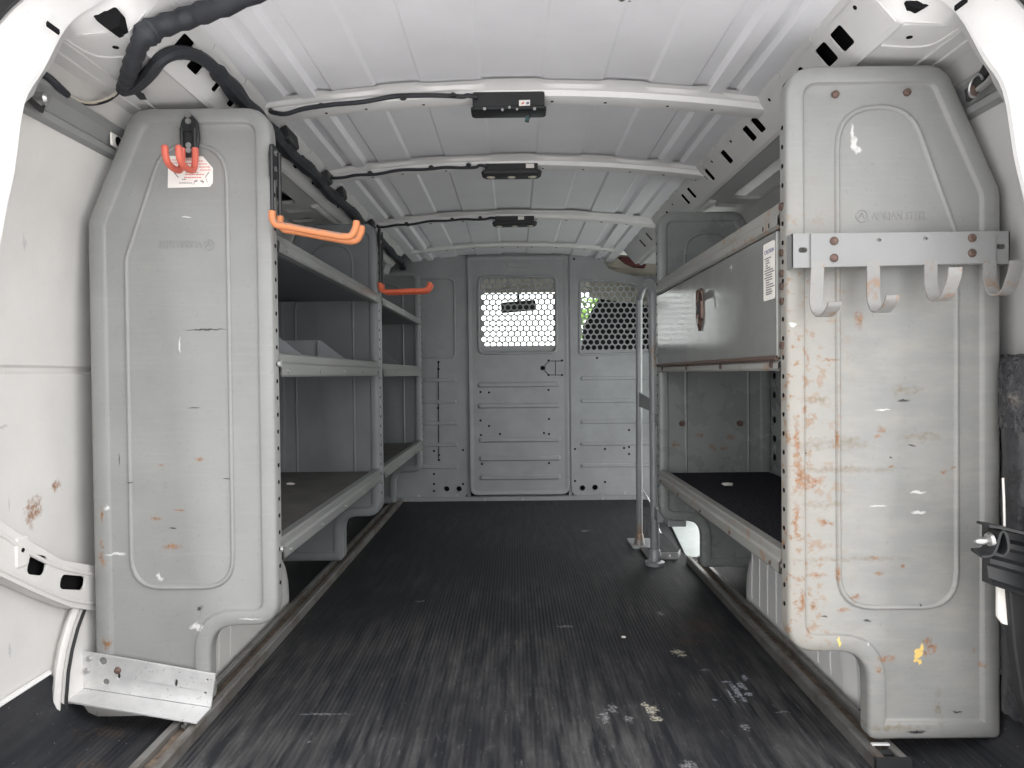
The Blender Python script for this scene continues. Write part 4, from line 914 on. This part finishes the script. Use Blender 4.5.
# galvanised angle bracket at the foot of the left panel
ya_ = YL - .006
TL, TR, FL, FR = on_y(83, 651, ya_), on_y(215.5, 674, ya_), on_y(76, 687, ya_), on_y(211, 707.5, ya_)
ab = thing('angle_bracket', 'galvanised steel angle bracket at the foot of the left shelving end panel', 'bracket', tuple(FL))
def abp(fx, fz, d=0):          # fx 0..1 along, fz 0..1 up the face
    lo = FL.lerp(FR, fx); hi = TL.lerp(TR, fx); v = lo.lerp(hi, fz); return Vector((v.x, v.y + d, v.z))
m = MB()
def fpx(px, py):
    v = on_y(px, py, ya_); best = min(((abp(i / 200, j / 60) - v).length, i / 200, j / 60) for i in range(201) for j in range(61)); return best[1], best[2]
def fh(px, py, r, st=1.0): u, v = fpx(px, py); return [(u + r * math.cos(k * math.pi / 6) / .263, v + st * r * math.sin(k * math.pi / 6) / .07) for k in range(12)]
m.plate([(0, 0), (1, 0), (1, 1), (0, 1)], [fh(103, 661, .0075, 1.0), fh(106, 682, .006), fh(176, 683, .0028, 2.6), fh(207, 680, .0026), fh(205.3, 693, .0026), fh(118.5, 676, .003, 1.8)], lambda a, b, d: abp(a, b, d), .004)
m.prism([abp(0, 0), abp(1, 0), abp(1, 0) + Vector((-.004, -.052, -.003)), abp(0, 0) + Vector((-.006, -.045, -.003))], (0, 0, -.004))
m.build('angle', 'alu', ab, bevel=.0008)
m = MB(); u, v = fpx(118, 670.5); c = abp(u, v); m.tube([c, c - Vector((0, .003, 0)), c - Vector((0, .005, 0))], [.0068, .006, .003], 12); m.build('bolt', 'rustbolt', ab)
for px, py in ((89, 659), (87, 671)):
    u, v = fpx(px, py); c = abp(u, v); m = MB(); m.tube([c, c - Vector((0, .003, 0)), c - Vector((0, .004, 0))], [.006, .005, .003], 10); m.build('bolt', 'bolt', ab)

# stamped white brace on the left wall above the wheel arch
xb = -.838
pts = [on_x(*p, xb) for p in ((-25, 513), (0, 520), (29, 540), (62, 560), (96, 566), (125, 570), (125, 612), (96, 611), (70, 607), (38, 594), (0, 576), (-25, 566))]
rb = lambda a, b, w_, h_, r, rot: [(a + x * math.cos(rot) - z * math.sin(rot), b + x * math.sin(rot) + z * math.cos(rot)) for x, z in rrect(-w_, w_, -h_, h_, r)]
c1, c2 = on_x(37.5, 565, xb), on_x(73, 582.5, xb)
m = MB(); m.add([(xb - .020, p.y, p.z) for p in pts], [list(range(len(pts)))], 1); m.plate([(p.y, p.z) for p in pts], [rb(c1.y, c1.z, .024, .017, .012, -.35), rb(c2.y, c2.z, .038, .013, .012, -.33)], lambda a, b, d: Vector((xb - d, a, b)), .004, hm=0)  # dark sheet behind the slots stands in for shade on the wall
m.strip([p for p in pts], [p - Vector((.026, 0, 0)) for p in pts], closed=True, smooth=False)
m.tube(spline([on_x(*p, xb) for p in ((-25, 528), (0, 534), (29, 553), (62, 568), (100, 576))], 4), .004, 8)
m.tube(spline([on_x(*p, xb) for p in ((-25, 560), (0, 569), (38, 587), (70, 600), (96, 604))], 4), .0035, 8)
p0 = on_x(21, 550, xb); m.rings([[(xb + d, p0.y + a, p0.z + b) for a, b in rrect(-.015, .018, -.030, .022, .008, i)] for i, d in ((0, 0), (.003, .003), (.006, .003))], cap1=True)
m.cyl((xb + .003, p0.y, p0.z), (xb + .0042, p0.y, p0.z), .004, 8, 1)
br = m.build('wall_brace', ['wallwhite', 'hole'], bevel=.0015, origin=(xb, 1.3, .33)); tag(br, 'white stamped steel brace with two slots on the left wall above the wheel arch', 'brace')

# ------------------------------------------------------------------ rails high on the walls
for s in (-1, 1):
    t = thing('wall_rail', 'grey rail with a round bolt high on the %s wall beside the shelving' % ('left' if s < 0 else 'right'), 'rail', (s * .78, 1.3, 1.12))
    f = lambda z, d=0: Vector((s * (wall_x(z) - d), 0, z))
    m = MB(); pr = [f(1.168, -.002), f(1.165, .012), f(1.158, .014), f(1.152, .006), f(1.128, .006), f(1.122, .014), f(1.112, .014), f(1.108, -.002)]
    m.rings([[p + Vector((0, y, 0)) for p in pr] for y in (1.09, 1.52)], cap0=True, cap1=True, smooth=False); m.build('channel', 'hookgrey', t)
    if s < 0:
        c = on_x(44, 99, -wall_x(1.15) + .018); m = MB(); m.tube([c + Vector((-.012, 0, 0)), c + Vector((.004, 0, 0)), c + Vector((.008, 0, 0))], [.011, .010, .006], 14); m.build('bolt', 'bolt', t)
        m = MB(); m.ribbon(spline([on_x(*p, -.768) for p in ((20, 92), (34, 104), (42, 110), (44, 104))], 4), (.3, 0, 1), .010, .004); m.build('clip', 'black', t)
        c = f(1.138, .012); c.y = 1.372; m = MB(); m.rings([[(c.x + d, c.y + a, c.z + b * 1.0) for a, b in rrect(-.020, .016, -.013, .013, .004, i)] for i, d in ((0, 0), (.002, .003), (.006, .003))], cap1=True); m.cyl((c.x + .002, c.y + .002, c.z), (c.x + .0045, c.y + .002, c.z), .0095, 14, 1)
        m.build('end_pad', ['paper', 'hole'], t)
    else:
        m = MB(); m.ribbon([on_x(*p, .762) for p in ((992, 58), (982, 78), (972, 92), (967, 96))], (0, .2, 1), .022, .006); m.ribbon([on_x(*p, .758) for p in ((994, 74), (988, 82), (978, 90))], (0, .2, 1), .006, .008, 1)
        m.build('latch_arm', ['black', 'bolt'], t)
        m = MB(); c = on_x(976, 86, .757); m.tube([c + Vector((.006 * 0, .017 * math.cos(a), .017 * math.sin(a))) for a in [k * math.pi / 8 - 1.4 for k in range(12)]], .0022, 6); m.cyl(c + Vector((.006, .012, -.004)), c + Vector((0, .012, -.004)), .010, 10, 1)
        m.build('striker', ['bolt', 'rustbolt'], t)

# ------------------------------------------------------------------ wiring
h = thing('wiring_loom', 'thick black taped wiring loom running along the left roof edge from the rear door', 'wiring', (-.6, 1.25, 1.25))
def on_shell(px, py, back):
    y = .8
    while y < 4:
        p = on_y(px, py, y)
        if p.z > prof_z(p.x) - back: return p
        y += .004
    return on_y(px, py, 1.2)
trunk = spline([on_shell(300, -30, .03), on_shell(231, 2, .028), on_shell(190, 17, .026), on_shell(155, 29, .026), on_shell(142, 40, .022), on_shell(133, 61, .018), on_shell(127, 79, .016), on_shell(122, 90, .014)], 6)
m = MB(); n = len(trunk); m.tube(trunk, [(.0165 if i < n * .42 else .019 if i < n * .55 else .0135) - .004 * max(0, (i / n - .75)) * 4 + .0016 * math.sin(i * 2.1) for i in range(n)], 12); m.build('trunk', 'loom', h)
brc = spline([on_shell(122, 90, .014), on_shell(136, 86, .014), on_shell(150, 73, .014), on_shell(160, 60, .014), on_shell(174, 53, .016), on_shell(190, 53.5, .018), on_shell(206, 61, .02), on_shell(222, 77, .02), (-.553, 1.48, 1.240), (-.552, 1.62, 1.236), (-.556, 1.75, 1.232), (-.552, 1.95, 1.236), (-.557, 2.1, 1.230), (-.552, 2.4, 1.234), (-.556, 2.7, 1.230), (-.553, 3.0, 1.234), (-.556, 3.3, 1.230), (-.556, 3.45, 1.236), (-.575, 3.60, 1.25), (-.59, 3.73, 1.24)], 6)
m = MB(); n = len(brc); m.tube(brc, [.0115 if i < n * .35 else .017 + .0025 * math.sin(i * 1.3) for i in range(n)], 10); m.build('branch', 'loom', h)
m = MB(); m.prism([on_shell(*p, .016) for p in ((136, 90), (143, 93), (146, 99), (139, 99), (133, 93))], (0, .004, 0)); m.build('tape_tail', 'loom', h)
for k, off in enumerate(((0, 0), (2, 2.2), (-1, 3.5), (1, 5))):
    m = MB(); m.tube(spline([on_shell(117 + off[0], 92 + off[1] * .4, .012), on_shell(108, 98 + off[1] * .6, .016), on_shell(94, 102 + off[1] * .5, .02), on_shell(80, 101 + off[1] * .4, .03), on_shell(66, 94 + off[1] * .3, .04)], 6), .0022, 6); m.build('wire', 'copper' if k % 2 == 0 else 'black', h)
m = MB(); m.tube(spline([on_shell(67, 94.5, .04), on_shell(58, 86, .04), on_shell(48, 77, .03), on_shell(38, 71, .02)], 5), .0062, 8); m.build('sleeve', 'loom', h)
for y in (1.66, 2.02, 2.2, 2.66):
    m = MB(); m.prism([(-.578, y, 1.246), (-.535, y, 1.272), (-.53, y, 1.240), (-.566, y, 1.220)], (0, .05 if y > 2 else .09, 0)); m.build('clip_block', 'black', h, bevel=.004)

def bow_z(x): return 1.322 - .12 * x * x
for i, (yb, xl, xr, label) in enumerate(((1.53, -.088, .072, 'black interior lamp with dangling connector under the roof bow nearest the rear door'),
                                         (2.045, -.088, .080, 'slim black interior lamp under the second roof bow from the rear door'),
                                         (2.735, -.078, .088, 'small black interior lamp under the farthest of the three lamp carrying roof bows'))):
    t = thing('interior_lamp', label, 'lamp', ((xl + xr) / 2, yb + .05, 1.28), 'interior lamps along the roof')
    zt = bow_z(0) - .032
    m = MB(); y_ = yb + .030
    if i == 0:
        m.box(xl + .01, xr - .01, y_ + .004, y_ + .04, zt - .02, zt + .008)
        m.rings([[(a, y_ + d, b) for a, b in rrect(xl, xr, zt - .022, zt + .012, .005, ins)] for ins, d in ((0, .045), (0, .002), (.002, 0), (.004, 0))], cap0=True, cap1=True)
        m.rings([[(a, b, zt - .022 - d) for a, b in rrect(xl - .004, xr + .004, y_ - .002, y_ + .05, .01, ins)] for ins, d in ((0, 0), (0, .006), (.003, .008))], cap1=True)
        m.build('housing', 'black', t)
        for px, py, r in ((484.5, 109, .0035), (509.5, 107.5, .003), (502.5, 110, .003), (517, 109.5, .0025), (534.5, 109, .0035)):
            v = on_y(px, py, y_ - .001); m = MB(); m.cyl(v, v + Vector((0, -.002, 0)), r, 10); m.build('screw', 'bolt', t)
        st_ = [on_y(*p, y_ - .001) for p in ((519, 106), (530, 105.5), (530, 100), (519, 100.3))]
        m = MB(); m.prism(st_, (0, -.0008, 0)); 
        m.prism([on_y(*p, y_ - .002) for p in ((521, 104.5), (524, 104), (524.5, 102), (522, 102.5))], (0, -.0004, 0), 1); m.prism([on_y(*p, y_ - .002) for p in ((526, 104.5), (529, 104.2), (529, 101.8), (526.5, 102))], (0, -.0004, 0), 2)
        m.build('label', ['paper', 'inkred', 'inkblue'], t)
        m = MB(); m.tube(spline([on_y(528, 112, y_ + .01), on_y(530.5, 116, y_ + .005), on_y(529, 119, y_)], 4), .0012, 6); m.build('lead', 'black', t)
        m = MB(); c = on_y(527, 119, y_); m.prism([c + Vector((a, -.004, b)) for a, b in ((-.005, -.005), (.004, -.007), (.006, .002), (.003, .005), (-.003, .005))], (0, .009, 0)); m.build('connector', 'teal', t, bevel=.0008)
    else:
        m.box(xl + .006, xr - .006, y_, y_ + .045, zt - .012, zt + .008); m.build('housing', 'black', t, bevel=.003)
        m = MB(); m.rings([[(a, b, zt - .012 - d) for a, b in rrect(xl - .006, xr + .006, y_ - .008, y_ + .050, .022, ins)] for ins, d in ((.004, 0), (0, .004), (.002, .012), (.010, .017))], cap1=True); m.build('bezel', 'dash', t)
        xc = (xl + xr) / 2
        for dx, r in ((-.062, .014), (0, .013), (.062, .014)):
            m = MB(); rs = [[(xc + dx + r * q * math.cos(a), y_ + .018 + r * .85 * q * math.sin(a), zt - .026 - d) for a in [k * math.pi / 8 for k in range(16)]] for q, d in ((1, 0), (.9, .004), (.5, .006))]
            m.rings(rs, cap1=True); m.build('lens', 'lens', t)
        v0 = on_y(530 if i == 1 else 521, 167.5 if i == 1 else 218, y_ - .001); m = MB(); m.box(v0.x - .012, v0.x + .012, y_ - .002, y_ - .0005, zt - .008, zt + .005); m.build('label', 'paper', t)
    # cable clipped along the bow
    pts = []; rnd = random.Random(20 + i); xs_ = [-.545, -.53, -.50, -.46, -.40, -.33, -.26, -.20, -.15, -.11, xl - .01, xl + .012]
    dz = [.008, .004, -.004, .002, .004, .003, .003, .001, -.002, .002, .004, 0] if i == 0 else [.006, .003, .0, .002, -.002, .003, .0, .002, -.002, -.002, .003, .0]
    for x, d in zip(xs_, dz): pts.append((x, yb + .024 - (.004 if x < -.3 else .0), bow_z(x) - .034 + d + (0.008 if -.3 < x < -.12 and i == 0 else 0)))
    pts[0] = (-.536, yb + .03, 1.266)
    m = MB(); m.tube(spline(pts, 5), .0045 if i else .0052, 8)
    c = m.build('lamp_cable', 'loom', origin=(-.35, yb + .03, 1.285)); tag(c, 'black cable clipped along the %s roof bow from the rear door' % ('first', 'second', 'third')[i], 'cable', 'cables along the roof bows')
    for x in (-.42, -.24, -.13):
        m = MB(); m.rings([[(x + .008 * q * math.cos(a), yb + .019 - d, bow_z(x) - .030 + .006 * q * math.sin(a)) for a in [k * math.pi / 6 for k in range(12)]] for q, d in ((1, 0), (.8, .004))], cap0=True, cap1=True); m.build('clip', 'black', c)
# clutter of brackets where the loom meets the partition
m = MB(); m.ribbon(spline([on_y(*p, 3.3) for p in ((386, 246), (380, 256), (384, 262), (389, 266))], 4), (.4, 1, 0), .03, .006); m.ribbon([on_y(*p, 3.3) for p in ((388, 264), (385, 273), (381, 274))], (.4, 1, 0), .05, .01)
c = m.build('pillar_bracket', 'tube', origin=on_y(385, 262, 3.3)); tag(c, 'pale bent metal bracket in the far left roof corner above the red orange hook', 'bracket')

# ------------------------------------------------------------------ tubular grab rail by the step
g = thing('grab_rail', 'grey tubular grab rail standing beside the right shelving at the step well', 'rail', (.48, 2.58, 0))
m = MB(); m.tube(spline([(.478, 2.72, .03), (.480, 2.72, .5), (.484, 2.72, .93), (.485, 2.71, .962), (.486, 2.67, .988), (.486, 2.61, 1.0)], 6), .0122, 12); m.build('tube', 'tube', g)
m = MB(); m.tube(spline([(.484, 2.45, .02), (.484, 2.45, .5), (.484, 2.45, .90), (.484, 2.46, .96), (.485, 2.50, .992), (.486, 2.56, 1.0), (.486, 2.61, 1.0)], 6), .0155, 12); m.build('tube', 'tube', g)
m = MB(); a = on_y(639, 402, 2.71); b_ = on_y(655, 412, 2.44)
m.prism([(.478, 2.72, .60), (.484, 2.45, .575), (.484, 2.45, .535), (.478, 2.72, .545)], (.006, .003, 0)); m.build('tie_plate', 'tube', g)
m = MB(); m.tube([(.484, 2.45, 0), (.484, 2.45, .012), (.484, 2.45, .016), (.484, 2.45, .05), (.484, 2.45, .055)], [.034, .034, .022, .020, .016], 16); m.build('foot', 'tube', g)
m = MB(); m.rings([[(.478 + a, 2.72 + b, z) for a, b in rrect(-.035, .06, -.05, .10, .01, i)] for i, z in ((0, 0), (0, .006), (.003, .008))], cap1=True); m.tube([(.478, 2.72, .008), (.478, 2.72, .05)], [.022, .0135], 12); m.build('foot', 'tube', g)
m = MB(); m.box(.468, .496, 2.49, 2.66, .001, .010); m.build('base_strip', 'black', g)
for z in (.748, .515, .185):
    m = MB(); m.box(.480, .50 if z > .3 else .53, 2.43 if z > .3 else 2.38, 2.455 if z > .3 else 2.44, z - .022, z + .022)
    if z < .3: m.box(.50, .56, 2.306, 2.39, z - .02, z + .022)
    else: m.box(.483, .492, 2.306, 2.44, z - .018, z + .018)
    m.build('mounting_tab', 'tube', g, bevel=.002)
m = MB(); x0, x1 = .522, .582
m.plate([(x0, .0), (x1, .0), (x1, .024), (x0, .024)], [circ((x0 + x1) / 2, .013, .004, 10)], lambda a, b, d: Vector((a, 2.52 + d, b)), .003)
m.box(x0, x1, 2.523, 2.60, .0, .004); m.prism([(x1 - .001, 2.52, .0), (x1 + .02, 2.57, .0), (x1 + .02, 2.57, .024), (x1 - .001, 2.52, .024)], (0, .003, 0))
o = m.build('track_stub', 'alu', origin=(.54, 2.55, 0)); tag(o, 'short bright aluminium channel stub on the floor beside the grab rail foot', 'bracket')
m = MB(); m.tube(spline([on_y(643, 491, 3.1), on_y(650, 503, 3.0), on_y(660, 532, 2.95), on_y(672, 546, 2.75), on_y(683, 559, 2.56)], 6), .004, 6)
o = m.build('floor_edging', 'alu', origin=(.62, 2.8, 0)); tag(o, 'thin metal edging along the floor at the step well behind the grab rail', 'edging')

# ------------------------------------------------------------------ by the right door frame
p = thing('plastic_wrapped_roll', 'black roll wrapped in crumpled clear plastic beside the right wall at the picture edge', 'roll', (.86, 1.10, 0))
rnd = random.Random(11)
def roll(m, rows, cx, cy, n=28, jit=.004):
    rs = []
    for z, rx, ry in rows: rs.append([(cx + (rx + rnd.uniform(-jit, jit)) * math.cos(2 * math.pi * k / n), cy + (ry + rnd.uniform(-jit, jit)) * math.sin(2 * math.pi * k / n), z + rnd.uniform(-jit, jit)) for k in range(n)])
    m.rings(rs, cap0=True, cap1=True)
rx_ = .8355
m = MB(); roll(m, [(.10 + .03 * k, .024 + .0015 * math.sin(k * 1.7), .035) for k in range(18)], rx_, 1.157, jit=.002); m.build('roll_body', 'blackfilm', p, angle=60)
m = MB(); rows = []
for k in range(14):
    t = k / 13; rows.append((.575 + .122 * t, .0255 + .002 * math.sin(k * 2.3) - .012 * max(0, t - .8) * 5 * .5, .040 - .02 * max(0, t - .8) * 5 * .5))
roll(m, rows, rx_, 1.157, n=40, jit=.0035); m.build('film_wrap', 'wrap', p, angle=80)

lb = thing('latch_rail', 'black plastic latch rail with a clip crossing in front of the right shelving edge', 'latch', (.78, 1.08, .43))
yl_ = 1.10
q = [on_y(*a, yl_) for a in ((987, 583), (987, 524), (1040, 534), (1040, 601))]
m = MB(); N = 8; rs = []
for k in range(N + 1):
    t = k / N; lo = q[0].lerp(q[3], t); hi = q[1].lerp(q[2], t); dz = hi.z - lo.z; ring = []
    for f_, d in ((0, .012), (0, -.010), (.05, -.014), (.10, -.004), (.30, 0), (.36, -.007), (.44, -.007), (.5, 0), (.62, 0), (.68, -.007), (.76, -.007), (.82, 0), (.93, -.002), (.96, -.014), (1.0, -.012), (1, .012)):
        ring.append((lo.x, yl_ + d, lo.z + dz * f_))
    rs.append(ring)
m.rings(rs, cap0=True, cap1=True); m.build('rail_body', 'black', lb, angle=25)
m = MB(); m.ribbon(spline([on_y(*a, yl_ - .012) for a in ((983, 524), (1000, 527), (1040, 537))], 3), (0, 1, 0), .03, .004); m.build('top_flange', 'black', lb)
m = MB(); c = on_y(984, 540, yl_ - .02)
m.ribbon(spline([on_y(*a, yl_ - .012) for a in ((976, 553), (986, 552), (991, 545), (994, 534), (997, 528), (1001, 532), (1003, 545), (998, 552), (990, 550))], 5), (0, 1, .2), .026, .004); m.build('clip', 'black', lb)
m = MB(); m.tube([on_y(975, 541.5, yl_ - .012), on_y(979, 541.5, yl_ - .012), on_y(988, 540, yl_ - .01)], [.003, .006, .006], 10); m.tube([on_y(988, 540, yl_ - .013), on_y(991, 539.5, yl_ - .013)], [.010, .012], 12); m.build('pin', 'bolt', lb)
m = MB(); qq = [on_y(*a, 1.115) for a in ((998, 560), (1012, 560), (1011, 630), (1010, 626), (1003, 624), (998, 617))]
m.prism(qq, (0, .006, 0)); o = m.build('door_plate', 'paper', bevel=.001, origin=qq[0]); tag(o, 'small white plate below the black latch rail at the right edge', 'plate')
m = MB(); qq = [on_y(*a, 1.105) for a in ((1009, 590), (1040, 596), (1040, 760), (1022, 700), (1014, 650))]
m.prism(qq, (0, .02, 0)); o = m.build('door_weatherstrip', 'rubber', bevel=.004, origin=qq[0]); tag(o, 'black scuffed rubber door strip at the lower right picture edge', 'seal')
m = MB(); m.tube([on_y(1003, 478, 1.14), on_y(1004, 500, 1.13), on_y(1004.5, 527, 1.12)], .0018, 8); o = m.build('pull_cord', 'paper', origin=on_y(1003, 478, 1.14)); tag(o, 'short white cord hanging beside the black wrapped roll', 'cord')

# ------------------------------------------------------------------ crumbs left on shelves and floor
def crumb(p, r, mat, label, seed):
    rnd = random.Random(seed); m = MB(); n = 8; rs = []
    for z, q in ((0, .8), (.35, 1), (.7, .7)): rs.append([(p.x + r * q * (1 + rnd.uniform(-.4, .4)) * math.cos(k * math.pi / 4), p.y + r * q * (.7 + rnd.uniform(-.3, .3)) * math.sin(k * math.pi / 4), p.z + r * z * .6) for k in range(n)])
    m.rings(rs, cap0=True, cap1=True, smooth=False); o = m.build('paint_crumb', mat, origin=p); tag(o, label, 'crumb', 'crumbs of debris')
crumb(on_z(728, 485.5, .349), .018, 'paper', 'white paint crumb on the black carpet of the right lower shelf', 1)
crumb(on_z(290, 484.5, .3475), .012, 'paper', 'white crumb at the back of the left lower shelf', 2)
crumb(on_z(85, 705, .0), .009, 'paper', 'cream crumb on the floor in front of the angle bracket', 3)
crumb(on_z(20, 719, .0), .006, 'paper', 'white crumb on the black floor at the lower left picture edge', 4)
crumb(on_z(45, 707, .0), .005, 'paper', 'white crumb on the floor below the left wheel arch', 5)
crumb(on_z(623.5, 637.5, .0), .007, 'paper', 'single white crumb in the middle of the black floor', 6)
